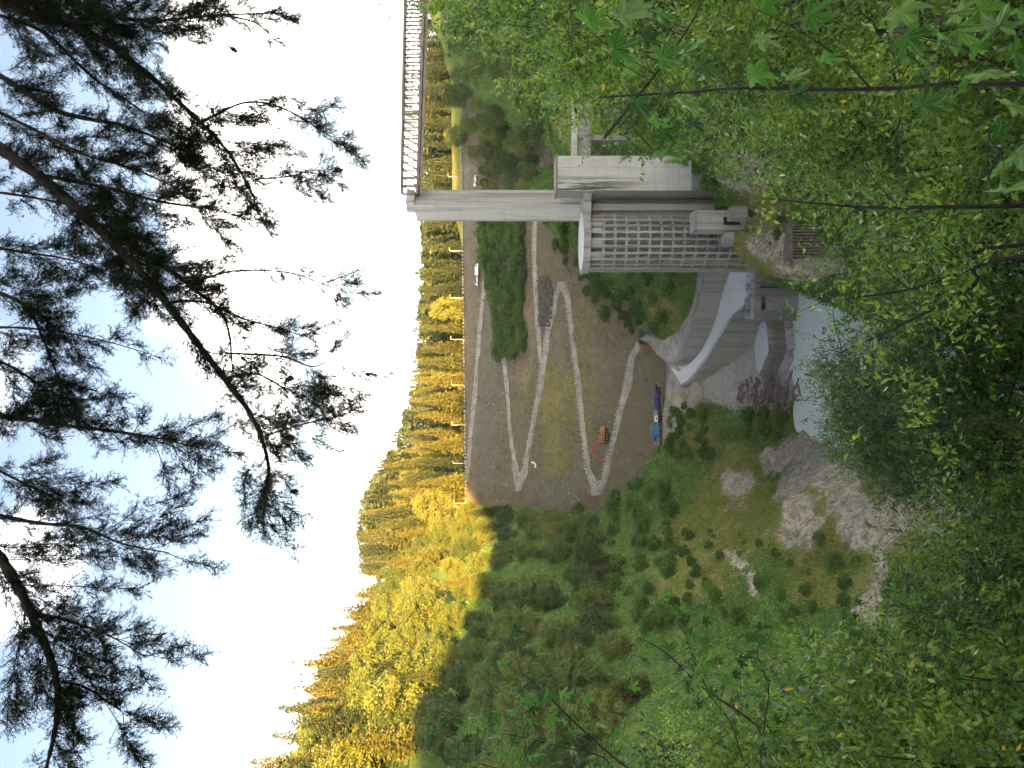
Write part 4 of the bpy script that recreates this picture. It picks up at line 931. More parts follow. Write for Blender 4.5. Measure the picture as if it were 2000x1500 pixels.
for X, Y, z, x, y in sorted(scatter(r, 14000, f_left, 6.2), key=lambda p: p[1]):
    edge = np.interp(y, [900, 1000, 1500], [930, 905, 860])
    if x < edge-20 and r.uniform() < (.7 if x < edge-80 else .35):
        plant(DCO[r.randint(2)] if r.uniform() < .14 else CON[r.randint(3)], (X, Y, z), r.uniform(15, 25)*(1.18 if y > 1150 else 1.0), 24, 'sunlit conifer on the left hill, '+where(x, y, 1), 'sunlit conifers on the left hillside', r, r.uniform(1.15, 1.6))
    elif x < edge+15:
        plant(BRO[r.randint(4)], (X, Y, z), r.uniform(11, 18)*(1.15 if y > 1150 else 1.0), 13, 'golden broadleaf tree on the left hill, '+where(x, y, 1), 'sunlit broadleaf trees on the left hillside', r, r.uniform(.9, 1.1))
    elif r.uniform() < .12:
        plant(CON[r.randint(3)], (X, Y, z), r.uniform(11, 16), 24, 'shaded conifer on the left hill, '+where(x, y, 0), 'shaded conifers on the left hillside', r, 1.2)
    else:
        plant(BRO[r.randint(4)], (X, Y, z), r.uniform(8, 14), 13, 'shaded broadleaf tree on the left hill, '+where(x, y, 0), 'shaded broadleaf trees on the left hillside', r, r.uniform(.95, 1.2))
def wood_label(y):
    c_ = [q[0] for q in LY[:8]]
    if y < c_[0]: return 'tree in the wood behind the crest, right of the lamp post by the bright bank'
    for q, (lo_, hi_) in enumerate(zip(c_[:-1], c_[1:])):
        if lo_ <= y < hi_: return 'tree behind the crest, between the %s and %s lamp posts left of the pier' % (('zeroth', 'first', 'second', 'third', 'fourth', 'fifth', 'sixth')[q], ('first', 'second', 'third', 'fourth', 'fifth', 'sixth', 'last')[q]) if q else 'tree behind the crest, just either side of the pale pier'
    return 'tall tree on the far skyline left of the last lamp posts'
# ---- wood beyond the crest
r = RND(102)
def f_far(r):
    X = r.uniform(-125, 150); Y = DY0-DSK*X+r.uniform(14, 62); 
    if 750-X/Y*F > 1120: return None
    return (X, Y, gnd(X, Y))
for X, Y, z in scatter(r, 5000, f_far, 8.2):
    y = 750-X/Y*F; top = np.interp(y, [100, 420, 500, 700, 800, 880, 960, 1000, 1040, 1120], [808, 808, 810, 800, 780, 745, 696, 680, 680, 690])+r.normal(4, 8)+max(0, r.normal(4, 14))
    h = min(34, max(12, (1000-top)*Y/F-z))
    u_ = r.uniform(); pd_ = np.interp(y, [520, 640, 800, 900, 1040], [.97, .4, .15, .3, .45]); pk_ = DCO[r.randint(2)] if u_ < pd_ else (CON[r.randint(3)] if u_ < pd_+.5*(1-pd_) or r.uniform() < .6 or y < 600 else BRO[r.randint(4)])
    plant(pk_, (X, Y, z), h*(.8 if pk_[0] != 'conifer_tree' else 1), 24 if pk_[0] == 'conifer_tree' else 13, wood_label(y), 'trees of the wood behind the dam crest', r, r.uniform(1.0, 1.5)*(.62 if pk_[0] != 'conifer_tree' else 1))
def low_conifer(seed):
    r = RND(seed); n = 260; t = r.uniform(0, 1, n)**.8; an = r.uniform(0, 6.3, n); R = 3.4*(1-t)**.8*r.uniform(.5, 1.1, n); C = np.c_[np.cos(an)*R, np.sin(an)*R, t*23-R*.2]; AX = unit(np.c_[np.cos(an), np.sin(an), np.full(n, -.5)]+r.normal(0, .4, (n, 3))); L = r.uniform(.9, 1.7, n); return quads(C, AX, perp(r, AX), L, L*.6, .1)
r = RND(112); V = []; FF = []; nb_ = 0; protos_ = [low_conifer(k) for k in range(4)]
for k in range(760):
    X = r.uniform(-135, 170) if k < 520 else r.uniform(60, 210); Y = DY0-DSK*X+(r.uniform(62, 150) if k < 520 else r.uniform(20, 110)); z = gnd(X, Y); y = 750-X/Y*F
    if y > 1120: continue
    top = np.interp(y, [100, 420, 500, 700, 800, 880, 960, 1000, 1040, 1120], [814, 814, 816, 806, 786, 752, 704, 690, 690, 700])+r.uniform(-2, 20); s_ = max(.35, ((1000-top)*Y/F-z)/24); v, f = protos_[k % 4]
    V.append(v*np.array([min(s_, 1.3)*1.1+.2, min(s_, 1.3)*1.1+.2, s_])+np.array([X, Y, z])); FF.append(f+nb_); nb_ += len(v)
tag(link('distant_wood', fast_mesh('distant_wood', np.vstack(V), np.vstack(FF)), M['dark_conifer']), 'far wood closing the gaps behind the trees of the crest', 'wood', kind='stuff')
# ---- right abutment
r = RND(103)
def f_right(r):
    Y = r.uniform(215, 365); X = r.uniform(.24, .52)*Y; z = gnd(X, Y); x, y = 1000-z/Y*F, 750-X/Y*F
    if y > 330 or x > 1075 or x < 915 or (y > 285 and x > 1010) or (y > 270 and x < 945): return None
    return (X, Y, z, x, y)
for X, Y, z, x, y in scatter(r, 1500, f_right, 8.6):
    plant(BRO[r.randint(4)], (X, Y, z), r.uniform(8, 14), 13, 'green broadleaf tree on the wooded bank right of the pier', 'trees on the right bank', r, 1.1)
def f_right2(r):
    x, y = r.uniform(950, 1075), r.uniform(225, 368)
    if x > 1060 and y > 240: return None
    p = hit(x, y); return (p.x, p.y, p.z) if p is not None and p.y > 200 else None
for X, Y, z in scatter(r, 700, f_right2, 4.6): plant(BRO[r.randint(4)], (X, Y, z), r.uniform(4.5, 8.5), 13, 'small broadleaf tree between the pier and the wooded right bank', 'small trees right of the pier', r, 1.25)
# ---- shrubs on the dam bench and on the slope left of the round tower
r = RND(104)
def f_bench(r):
    x, y = r.uniform(950, 1032), r.uniform(428, 690)
    if x < 950+max(0, y-520)*.17 or x > 1032-max(0, 560-y)*.02: return None
    p = dam_pt(x, y, .2); return (p.x, p.y, p.z)
for X, Y, z in scatter(r, 1500, f_bench, 3.1): plant(SHR[r.randint(3)], (X, Y, z), r.uniform(2.4, 5.6), 3.4, 'dense dark shrub in the thicket across the upper dam face', 'shrubs on the upper dam face', r, 1.35)
def f_slope(r):
    x, y = r.uniform(1062, 1345), r.uniform(425, 665)
    lo_ = np.interp(y, [425, 530, 600, 665], [1062, 1120, 1180, 1240]); hi_ = np.interp(y, [425, 560, 640, 665], [1350, 1345, 1300, 1262])
    if not lo_ < x < hi_: return None
    p = hit(x, y); return (p.x, p.y, p.z) if p is not None and p.y > 200 else None
for X, Y, z in scatter(r, 900, f_slope, 3.4): plant(SHR[r.randint(3)], (X, Y, z), r.uniform(1.8, 4.2), 3.4, 'green shrub on the slope left of the round tower', 'shrubs left of the round tower', r, 1.35)
# shrubs along the foot of the left hillside, the silt bank and the tower rock
def band(n, mind, box, hr, label, group, test=None, seed=1):
    rr_ = RND(seed)
    def f(r_):
        x, y = r_.uniform(box[0], box[1]), r_.uniform(box[2], box[3])
        if test and not test(x, y): return None
        p = hit(x, y)
        if p is None or p.y < 85 or p.z < WATER_Z+.5 or float(terr(np.array(p.x), np.array(p.y))) < p.z-.05: return None
        if float(rockmask(np.array(p.x), np.array(p.y), np.array(p.z))) > .35: return None
        return (p.x, p.y, p.z)
    for X, Y, z in scatter(rr_, n, f, mind): plant(SHR[rr_.randint(3)], (X, Y, z), rr_.uniform(*hr), 3.4, label, group, rr_, rr_.uniform(.9, 1.3))
band(520, 3.9, (1130, 1330, 940, 1230), (2.2, 5.0), 'leafy shrub on the green slope left of the dam toe', 'shrubs on the green left slope', lambda x, y: x > 1040+.1*(y-900), 1)
band(160, 2.6, (1300, 1400, 790, 890), (1.6, 3.6), 'low shrub on the mound beside the silt bank', 'shrubs beside the silt bank', None, 2)
band(70, 3.5, (1465, 1540, 800, 850), (1.6, 3.6), 'low shrub on the grassy point above the driftwood', 'shrubs above the driftwood', None, 3)
band(420, 3.8, (1330, 1700, 1040, 1400), (.9, 3.0), 'low green shrub on the rocky spur in the canyon', 'shrubs on the rocky spur', None, 4)
band(120, 2.8, (1335, 1420, 300, 410), (1.6, 3.2), 'green shrub on the rock at the foot of the square tower', 'shrubs at the foot of the square tower', None, 5)
band(60, 3.0, (1420, 1560, 400, 480), (.8, 1.8), 'small shrub on the tower rock below the block house', 'shrubs below the block house', None, 6)

# ---- ground cover that nobody could count
def cover(name, n, region, mat, seed, leaf, hgtf, dens, label, cat, blade=False):
    r = RND(seed); X = r.uniform(region[0], region[1], n); Y = r.uniform(region[2], region[3], n); Z = hgt(X, Y)
    keep = dens(X, Y, Z, r); X, Y, Z = X[keep], Y[keep], Z[keep]; n = len(X)
    if blade:
        ax = unit(np.c_[r.normal(0, .45, n), r.normal(0, .45, n)-.25, np.ones(n)]); L = leaf*r.uniform(.5, 1.3, n)*(1+fbm(X, Y, 5, 5, 2)); C = np.c_[X, Y, Z-.05]; v, f = quads(C, ax, perp(r, ax), L, L*.16)
    else:
        C = np.c_[X, Y, Z+hgtf(X, Y)*r.uniform(.1, 1.0, n)]; ax = rand_dirs(r, n)*np.array([1, 1, .6]); ax = unit(ax); L = leaf*r.uniform(.6, 1.4, n); v, f = quads(C, ax, perp(r, ax), L, L*.7, .1)
    o = link(name, fast_mesh(name, v, f), mat); return tag(o, label, cat, kind='stuff')
def vis(X, Y, Z):
    x, y = pix(X, Y, Z); return (x > 900) & (x < 1990) & (y > -60) & (y < 1560)
def d_under(X, Y, Z, r):
    onterr = terr(X, Y) >= Z-.01; v = vis(X, Y, Z) & onterr & (Z > WATER_Z+.4); u = r.uniform(0, 1, len(X))
    rk_, gr_, sl_ = rockmask(X, Y, Z), grassmask(X, Y, Z), siltmask(X, Y, Z)
    x, y = pix(X, Y, Z); dock = (x > 1250) & (y > 470) & (y < 800) & (Y > 195) & (x < 1600) & ~((y < 660) & (x < 1345))
    return v & (u > rk_*1.5) & (u > gr_*.93) & (u > sl_*1.3) & ~dock
mound = lambda X, Y: np.clip(.6+2.4*fbm(X, Y, 5, 40, 3), .15, 3.0)
cover('undergrowth', 620000, (-150, 150, 86, 300), M['undergrowth'], 201, .46, mound, d_under, 'dense green undergrowth covering the canyon slopes', 'undergrowth')
def d_grass(X, Y, Z, r):
    onterr = terr(X, Y) >= Z-.01; v = vis(X, Y, Z) & onterr & (Z > WATER_Z+.4); u = r.uniform(0, 1, len(X)); return v & (u < grassmask(X, Y, Z)*1.2) & (u > rockmask(X, Y, Z)*1.4) & (Y < 262)
cover('grass', 520000, (-110, 60, 86, 262), M['dry_grass'], 202, .85, None, d_grass, 'olive dry grass on the rocky spur and slopes', 'grass', True)
def d_bank(X, Y, Z, r):
    x, y = pix(X, Y, Z); return vis(X, Y, Z) & (np.abs(Y-(DY0-DSK*X)-4) < 6) & (y < 420) & (y > 285)
# bright grass bank behind the right end of the crest
def d_damgr(X, Y, Z, r):
    x, y = pix(X, Y, Z); m = np.maximum(bx_(x, y, 1052, 1135, 715, 945, 14), .35*bx_(x, y, 1015, 1200, 560, 950, 14)); onr = terr(X, Y) < Z-.02; return onr & (r.uniform(0, 1, len(X)) < m)
cover('moss_tufts', 60000, (-50, 40, 255, 330), M['dry_grass'], 203, .5, None, d_damgr, 'yellow-green tufts growing on the dam face', 'moss', True)
gb = MB(); rb = RND(9); pts = []
for k in range(26):
    X = 62+k*3.0; Yc = DY0-DSK*X+6
    for j, (dy, dz) in enumerate(((-4.5, -.5), (-3.0, 2.6), (0, 4.6), (4, 5.0), (7, -1))): pts.append((X, Yc+dy, DCZ+(dz*(.25+.75*min(1, k/6))+rb.uniform(-.2, .2) if 0 < j < 4 else dz)))
gb.add(pts, [(k*5+j, (k+1)*5+j, (k+1)*5+j+1, k*5+j+1) for k in range(25) for j in range(4)])
tag(gb.build('grass_bank', M['dry_grass'], None, True), 'sunlit grassy bank on the dam crest right of the pier', 'grass bank')
# ---- boulders breaking out of the bare patches
def rock_mesh(seed):
    r = RND(seed); bm = [] ; n1_, n2_ = 7, 10; v = []; f = []
    for i in range(n1_+1):
        th_ = math.pi*i/n1_
        for j in range(n2_):
            ph = 2*math.pi*j/n2_; p = np.array([math.sin(th_)*math.cos(ph), math.sin(th_)*math.sin(ph), math.cos(th_)*.8]); q = 1+.0*i
            for k in range(5): q += .16*math.sin(p@np.array(RND(seed*7+k).normal(0, 2.6, 3))+k)
            v.append(tuple(np.sign(p)*np.abs(p)**.8*q))
    for i in range(n1_):
        for j in range(n2_): f.append((i*n2_+j, (i+1)*n2_+j, (i+1)*n2_+(j+1) % n2_, i*n2_+(j+1) % n2_))
    me = bpy.data.meshes.new('boulder'); me.from_pydata(v, [], f); me.update(); me.materials.append(M['rock']); return me
RKM = [rock_mesh(40+k) for k in range(5)]; r = RND(130)
for cx, cy, rx, ry, rot in ROCKS:
    for k in range(2):
        x, y = cx+r.normal(0, rx*.5), cy+r.normal(0, ry*.5); p = hit(x, y)
        if p is None or not 85 < p.y < 225 or p.z < WATER_Z: continue
        o = bpy.data.objects.new('boulder', RKM[r.randint(5)]); COL.objects.link(o); s = r.uniform(.35, 1.0); o.location = p-Vector((0, 0, .35*s)); o.scale = (s*r.uniform(.8, 1.5), s*r.uniform(.8, 1.3), s*r.uniform(.5, .9)); o.rotation_euler = (r.normal(0, .3), r.normal(0, .3), r.uniform(0, 6.3))
        sd_ = 'on the rocky spur left of the pool' if cy > 700 else 'on the rock below the two towers'
        tag(o, 'rough boulder half sunk in the bare ground '+sd_, 'boulder', 'boulders '+sd_)
# ------------------------------------------------------------------ near shrubs and saplings on the slope below the viewpoint
def near_crown(seed, rad, hz, nbr, nl, L, W, droop=.3, spread=.55):
    """branchlets through an uneven crown, leaves set along them"""
    r = RND(seed); d = rand_dirs(r, nbr); q = r.uniform(.12, 1, nbr)**(1/2.2); lump = 1+.35*np.sin(d[:, 0]*5+seed)*np.cos(d[:, 1]*4+seed*2)+r.normal(0, .12, nbr)
    nc_ = 26; cl = rand_dirs(r, nc_)*np.array([rad, rad, hz])*(r.uniform(.25, 1.0, nc_)**.6)[:, None]; c = cl[r.randint(nc_, size=nbr)]*.9+r.normal(0, .2*rad, (nbr, 3)); d = unit(c+r.normal(0, .3, c.shape)); bd = unit(d*.6+r.normal(0, .5, (nbr, 3))+np.array([0, 0, .35])); bl = r.uniform(.35, .95, nbr)
    s = np.tile((np.arange(nl)+.5)/nl, nbr)+r.uniform(-.03, .03, nbr*nl); I = np.repeat(np.arange(nbr), nl)
    P = c[I]+bd[I]*(bl[I]*s)[:, None]; P[:, 2] -= droop*.3*(s**2)*bl[I]
    ax = unit(bd[I]*.45+r.normal(0, spread, P.shape)+np.array([0, 0, -droop])); up = unit(np.array([0, 0, 1.0])+r.normal(0, .55, P.shape)); sd = unit(np.cross(ax, up))
    LL = L*r.uniform(.6, 1.25, len(P)); v, f = quads(P+ax*.012, ax, sd, LL, LL*W, .14)
    tw = MB()
    me = fast_mesh('foliage', v, f)
    e = c+bd*bl[:, None]; wv = []; wf = []; sdv = perp(r, bd)*.004
    wv = np.stack([c-sdv, c+sdv, e], 1).reshape(-1, 3); wf = np.arange(3*nbr).reshape(-1, 3)
    return me, fast_mesh('twigs', wv, wf)
NB = []
for k, (rad, hz, nbr, nl, L, W, dr, mat) in enumerate(((1.5, 1.6, 300, 13, .135, .50, .25, 'bush_leaf'), (1.4, 1.8, 300, 13, .125, .46, .35, 'bush_leaf'), (1.6, 1.4, 310, 13, .14, .42, .3, 'bush_leaf'), (1.5, 1.5, 900, 18, .125, .25, .45, 'willow_leaf'))):
    a, b = near_crown(500+k, rad, hz, nbr, nl, L, W, dr); a.materials.append(M[mat]); a.materials.append(M['yellow_leaf']); a.polygons.foreach_set('material_index', (RND(k).uniform(size=len(a.polygons)) < (.005 if k < 3 else .002)).astype(np.int32)); b.materials.append(M['bark']); NB.append((a, b))
a, b = near_crown(520, 4.4, 4.2, 900, 12, .27, .55, .3); a.materials.append(M['slope_leaf']); b.materials.append(M['bark']); MIDB = (a, b)
rN = RND(77)
def near_bush(x, y, D, pk, s, label, group=None, name='leafy_sapling', cat='sapling', forks=3):
    c = at(x, y, D); bx, by = c.x+rN.uniform(-.6, .6), c.y+rN.uniform(-.3, .8)
    zg = float(terr(np.array(bx), np.array(by))); e = empty(name, (bx, by, zg), label, cat, group)
    me, tw = pk; rz = rN.uniform(0, 6.3)
    o = bpy.data.objects.new('foliage', me); COL.objects.link(o); o.parent = e; o.location = c-e.location; o.rotation_euler = (0, 0, rz); o.scale = (s, s, s*rN.uniform(.9, 1.1))
    t_ = bpy.data.objects.new('twigs', tw); COL.objects.link(t_); t_.parent = o
    rel = c-e.location; m = MB(); m.tube([(0, 0, -.4), rel*.35+Vector((rN.normal(0, .15), rN.normal(0, .1), 0)), rel*.75, rel+Vector((0, 0, -.8*s))], [.07*s, .055*s, .045*s, .03*s], 6)
    for k in range(forks+3):
        d = Vector((rN.normal(0, 1), rN.normal(0, 1), rN.uniform(.2, 1.6))).normalized(); st_ = rel+Vector((0, 0, -rN.uniform(.6, 2.4)*s)); m.tube([st_, st_+d*.9*s, st_+d*2.0*s+Vector((0, 0, .25*s))], [.022*s, .014*s, .004*s], 5)
    loc_part(m, 'stem', M['bark'], e); return e
NEAR = [  # x, y, distance, shape, size, where it shows
 (960, -20, 22, 0, 1.1, 'at the bridge end under the truss'), (870, -70, 24, 1, 1.0, 'highest at the picture edge by the bridge'), (1060, 70, 19, 1, 1.05, 'right of the wooded bank gap'), (1180, 60, 16, 2, 1.0, 'behind the big maple leaves'), (1130, 150, 20, 0, .9, 'at the right end of the walkway'), (1215, 165, 17, 1, .85, 'above the walkway end'),
 (1290, 170, 17, 2, .8, 'below the walkway'), (1320, 60, 13, 0, .9, 'in the thick of the right bank'), (1400, 170, 15, 1, .9, 'right of the tower rock'), (1460, 60, 12, 2, .85, 'behind the upright maple stem'), (1540, 200, 15, 0, .95, 'beside the upright maple stem'), (1610, 310, 18, 1, .75, 'just right of the brown trash rack'), (1480, 265, 18, 0, .7, 'between the rock and the maple stem'),
 (1620, 60, 11, 1, .8, 'behind the hanging pale maple leaves'), (1690, 200, 13, 2, .95, 'in the middle of the right thicket'), (1770, 375, 15, 0, .95, 'below the trash rack'), (1720, 480, 20, 1, .75, 'with open twigs below the trash rack'), (1810, 300, 12, 1, .85, 'low in the right thicket'), (1800, 110, 11, 0, .8, 'behind the hanging leaf cluster'),
 (1860, 470, 13, 2, .95, 'low in the centre, right of the long bare stems'), (1920, 130, 10, 0, .8, 'in the lower corner behind dark maple leaves'), (1790, 560, 17, 0, .85, 'over the pool, crossed by a long stem'), (1920, 620, 14, 1, .95, 'below the pool at the lower edge'), (1960, 330, 10, 2, .8, 'at the lower edge under the trash rack'),
 (1930, 900, 15, 2, .95, 'below the dark willow at the lower edge'), (1960, 1060, 13, 0, .8, 'at the foot of the rocky spur'), (1970, 1190, 12, 1, .85, 'left of the spur foot at the lower edge'), (1900, 1330, 12, 2, .95, 'low on the left, with paler leaves'), (1790, 1390, 13, 0, .95, 'left of the bare rock patch'),
 (1670, 1410, 13, 1, .9, 'in the lower left thicket'), (1720, 1500, 10, 2, .9, 'at the left edge, low down'), (1560, 1460, 13, 0, .9, 'in the left thicket below the maple'), (1890, 1480, 10, 1, .85, 'in the lower left corner'), (1470, 1450, 15, 2, .8, 'behind the maple on the left'), (1390, 1500, 13, 1, .8, 'at the left edge below the maple'), (1580, 1350, 17, 0, .75, 'on the spur side of the left thicket'), (1830, 1270, 17, 2, .75, 'under the lowest bare rock patch')]
for x, y, D, k, s, w in NEAR: near_bush(x, y, D, NB[k], s, 'green leafy sapling '+w)
for x, y, D, s, w in ((1725, 750, 16, .85, 'dark willow bush standing out in front of the bright pool, upper crown'), (1770, 860, 17, .9, 'dark willow bush in front of the pool, lower crown'), (1800, 720, 14.5, .8, 'willow bush crossed by a dark stem below the pool'), (1690, 850, 18, .7, 'small willow at the pool edge beside the grey rock')):
    near_bush(x, y, D, NB[3], s, w, None, 'willow_bush', 'willow')
for i, (x, y, D, s) in enumerate(((1150, 10, 40, 1.0), (1300, 60, 38, 1.0), (1450, 30, 34, .9), (1600, 150, 36, 1.0), (1730, 280, 38, 1.0), (1850, 80, 30, 1.0), (1900, 350, 34, 1.0), (1930, 480, 42, .9), (1990, 560, 34, 1.0), (1990, 760, 36, 1.0), (1990, 900, 38, .9), (2010, 1050, 40, .8), (1970, 1300, 38, 1.0), (1850, 1450, 36, 1.0), (1680, 1500, 36, 1.0), (1520, 1530, 40, 1.0), (1980, 1450, 30, 1.0), (1370, 1580, 40, .9), (1030, -60, 46, 1.0), (1800, 1560, 32, 1.0), (1820, 900, 36, .5))):
    near_bush(x, y, D, MIDB, s, 'leafy tree on the steep near slope, behind the nearest saplings', 'trees on the near slope', 'slope_tree', 'tree')
# a few leaves already turned
# ---- long bare stems that cross the thicket
STEMS = [([(2010, 402, 8.5), (1850, 404, 8.6), (1700, 405, 8.8), (1580, 396, 9.0), (1500, 388, 9.2)], .022, 'dark upright stem rising from the lower edge to the trash rack'),
         ([(2010, 478, 9.0), (1900, 520, 9.2), (1800, 560, 9.5), (1680, 580, 9.8), (1600, 590, 10)], .022, 'dark stem slanting across the pool towards the intake'),
         ([(2010, 500, 8.0), (1900, 560, 8.2), (1780, 625, 8.4), (1690, 668, 8.6), (1640, 690, 8.8)], .020, 'long dark stem slanting into the willow bush'),
         ([(2010, 820, 8.5), (1880, 828, 8.6), (1780, 838, 8.8), (1690, 842, 9.0)], .014, 'thin straight stem in front of the willow'),
         ([(2010, 620, 8.0), (1960, 660, 8.2), (1880, 700, 8.5), (1820, 740, 8.8)], .012, 'thin stem slanting below the willow bush')]
for pts, rad, lab in STEMS:
    P_ = [at(*q) for q in pts]; base = P_[0].copy(); base = base+Vector((0, -.5, 0)); zg = float(terr(np.array(base.x), np.array(base.y))); full = [Vector((base.x, base.y, zg-.3)), Vector((base.x, base.y, (zg+P_[0].z)/2))]+P_
    e = empty('bare_stem', (base.x, base.y, zg), lab, 'stem'); rr_ = RND(int(pts[0][1])); sp2 = spline(full, 5); n = len(sp2)
    MB().tube(sp2, [rad*1.6*(1-.8*i/n) for i in range(n)], 6).build('stem', M['bark'], e)
    m = MB(); ends = []
    for k in range(12):
        p = Vector(sp2[rr_.randint(n//3, n-1)]); d = Vector((rr_.normal(0, .7), rr_.normal(0, .4), rr_.uniform(.2, 1))).normalized(); L = rr_.uniform(.3, .8); m.tube([p, p+d*L*.5, p+d*L+Vector((0, 0, -.05))], [.006, .005, .002], 4); ends += [p+d*L*s for s in (.4, .6, .8, 1.0)]
    m.build('twigs', M['bark'], e)['kind'] = 'stuff'
    P2 = np.repeat(np.array([tuple(q) for q in ends]), 5, 0)+rr_.normal(0, .07, (len(ends)*5, 3)); ax = unit(rr_.normal(0, 1, P2.shape)+np.array([0, 0, -.4])); L = .09*rr_.uniform(.7, 1.2, len(P2)); v, f = quads(P2, ax, perp(rr_, ax), L, L*.45, .12)
    link('leaves', fast_mesh('leaves', v, f), M['bush_leaf'], e)['kind'] = 'stuff'

# ------------------------------------------------------------------ maples with big lobed leaves
def maple_leaf_mesh(seed):
    r = RND(seed); half = [(0, 1.0), (7, .80), (12, .74), (16, .56), (27, .36), (37, .58), (43, .68), (51, .93), (59, .68), (66, .62), (78, .35), (91, .5), (103, .64), (117, .42), (150, .22)]
    pol = [(a, q) for a, q in half]+[(180, .10)]+[(-a, q) for a, q in reversed(half[1:])]
    v = [(0, 0, 0)]; cur, fold = r.uniform(.35, 1.0), r.uniform(.1, .45)
    for a, q in pol:
        q *= r.uniform(.93, 1.07); x, y = math.sin(math.radians(a))*q, math.cos(math.radians(a))*q; v.append((x, y, -cur*y*abs(y)*.5+fold*abs(x)-.45*x*x+.05*math.sin(a*.3+seed)))
    n = len(pol); f = [(0, 1+(i+1) % n, 1+i) for i in range(n)]
    b = len(v); v += [(-.012, 0, 0), (.012, 0, 0), (.01, -.55, .12), (-.01, -.55, .12)]; f.append((b, b+1, b+2)); f.append((b, b+2, b+3))
    me = bpy.data.meshes.new('leaf'); me.from_pydata(v, [], f); me.update(); me.materials.append(M['maple_leaf']); return me
ML = [maple_leaf_mesh(700+k) for k in range(8)]
rm = RND(55)
def add_leaf(parent, p, size, tip=None, nrm=None):
    o = bpy.data.objects.new('leaf', ML[rm.randint(8)]); COL.objects.link(o); o.parent = parent
    tip = tip or Vector((rm.normal(0, .55), rm.normal(0, .45), -1+rm.normal(0, .45))); tip.normalize()
    nrm = nrm or Vector((rm.normal(0, 1.0), rm.normal(-.2, .6), rm.normal(.25, .4))); sx = tip.cross(nrm).normalized(); nz_ = sx.cross(tip)
    R = Matrix((sx, tip, nz_)).transposed().to_4x4(); o.matrix_basis = Matrix.Translation(Vector(p)-parent.location)@R@Matrix.Scale(size, 4)
def maple(name, label, base, stems, leaves):
    e = empty(name, base, label, 'maple')
    for pts, rad in stems:
        s = spline([Vector(q) for q in pts], 6); n = len(s); MB().tube(s, [rad*(1-.75*i/n) for i in range(n)], 6).build('stem', M['bark'], e)
    m = MB()
    allp = [Vector(q) for pts, _ in stems for q in spline([Vector(q) for q in pts], 6)]
    for p, size in leaves:
        p = Vector(p); add_leaf(e, p, size); q = min(allp, key=lambda s: (s-p).length); d = q-p
        if d.length > .05: m.tube([p+Vector((0, 0, .5*size)), p.lerp(q, .6)+Vector((0, 0, .3*size)), q], [.0022, .0025, .003], 4)
    m.build('twigs', M['bark'], e)['kind'] = 'stuff'; return e
RP = [(1215, 30), (1245, 15), (1290, 20), (1262, 75), (1150, 42), (1292, 112), (1335, 105), (1372, 128), (1402, 122), (1470, 148), (1300, 182), (1332, 205), (1242, 200), (1278, 232), (1296, 262), (1282, 305), (1312, 312), (1346, 240), (1352, 182), (1200, 95), (1225, 130),
      (1490, 20), (1482, 75), (1540, 152), (1552, 185), (1455, 212), (1612, 112), (1770, 72), (1762, 102), (1830, 62), (1788, 150), (1868, 28), (1875, 62), (1905, 92), (1880, 170), (1950, 50), (1982, 100), (1972, 205), (1950, 262), (1942, 338), (1962, 372), (1800, 205), (1990, 300), (1920, 20), (1995, 20), (1930, 140), (1760, 20), (1580, 30)]
bs = at(2050, 165, 4.3); zg = float(terr(np.array(bs.x), np.array(bs.y)))
lv = []
for x, y in RP:
    D = rm.uniform(3.7, 4.8) if x < 1650 else rm.uniform(2.9, 3.9); lv.append((at(x, y, D), rm.uniform(.10, .15)))
maple('maple_sapling', 'near maple sapling with big lobed leaves and an upright dark stem', (bs.x, bs.y, zg),
      [([(bs.x, bs.y, zg-.2), at(2050, 165, 4.3), at(1900, 160, 4.35), at(1750, 172, 4.4), at(1600, 175, 4.4), at(1450, 172, 4.4), at(1350, 180, 4.4), at(1240, 186, 4.4), at(1170, 190, 4.45)], .016),
       ([at(1180, 270, 4.4), at(1240, 195, 4.3), at(1300, 120, 4.2), at(1350, 45, 4.1), at(1390, -20, 4.0), at(1500, -120, 3.9)], .009),
       ([at(1700, 172, 4.4), at(1650, 120, 4.2), at(1560, 60, 4.0), at(1480, 20, 3.9)], .006), ([at(2000, 165, 4.3), at(1900, 100, 3.9), at(1800, 70, 3.6), at(1740, 60, 3.5)], .007), ([at(2010, 190, 4.2), at(1960, 280, 3.8), at(1930, 350, 3.5)], .006)], lv)
def branch_leaves(lines, per, spread, size, Dj=.5):
    out = []
    for ln in lines:
        s = spline([Vector(q) for q in ln], 6)
        for k in range(per):
            t = rm.uniform(.15, 1)**.8*(len(s)-1); i = int(t); p = Vector(s[i]); out.append((p+Vector((rm.normal(0, spread), rm.normal(0, Dj), rm.normal(0, spread*.8))), rm.uniform(*size)))
    return out
def mk_maple(label, lines, rad, per, spread, size):
    b0 = Vector(lines[0][0]); zg = float(terr(np.array(b0.x), np.array(b0.y))); base = Vector((b0.x-.1, b0.y, zg))
    st_ = [([base-Vector((0, 0, .2)), base.lerp(b0, .6)]+list(ln), rad*(1 if i == 0 else .7)) for i, ln in enumerate(lines)]
    maple('maple_sapling', label, base, st_, branch_leaves(lines, per, spread, size))
mk_maple('left maple whose leafy top stands before the shaded hillside', [[at(1330, 1560, 8.2), at(1225, 1500, 8.2), at(1128, 1416, 8.1), at(1056, 1345, 8.0), at(1020, 1315, 8.0)], [at(1330, 1560, 8.2), at(1180, 1480, 8.3), at(1100, 1460, 8.4), at(1020, 1440, 8.5), at(960, 1430, 8.6)], [at(1300, 1560, 8.2), at(1050, 1520, 8.6), at(930, 1490, 8.7), at(840, 1470, 8.8)]], .020, 42, .22, (.09, .14))
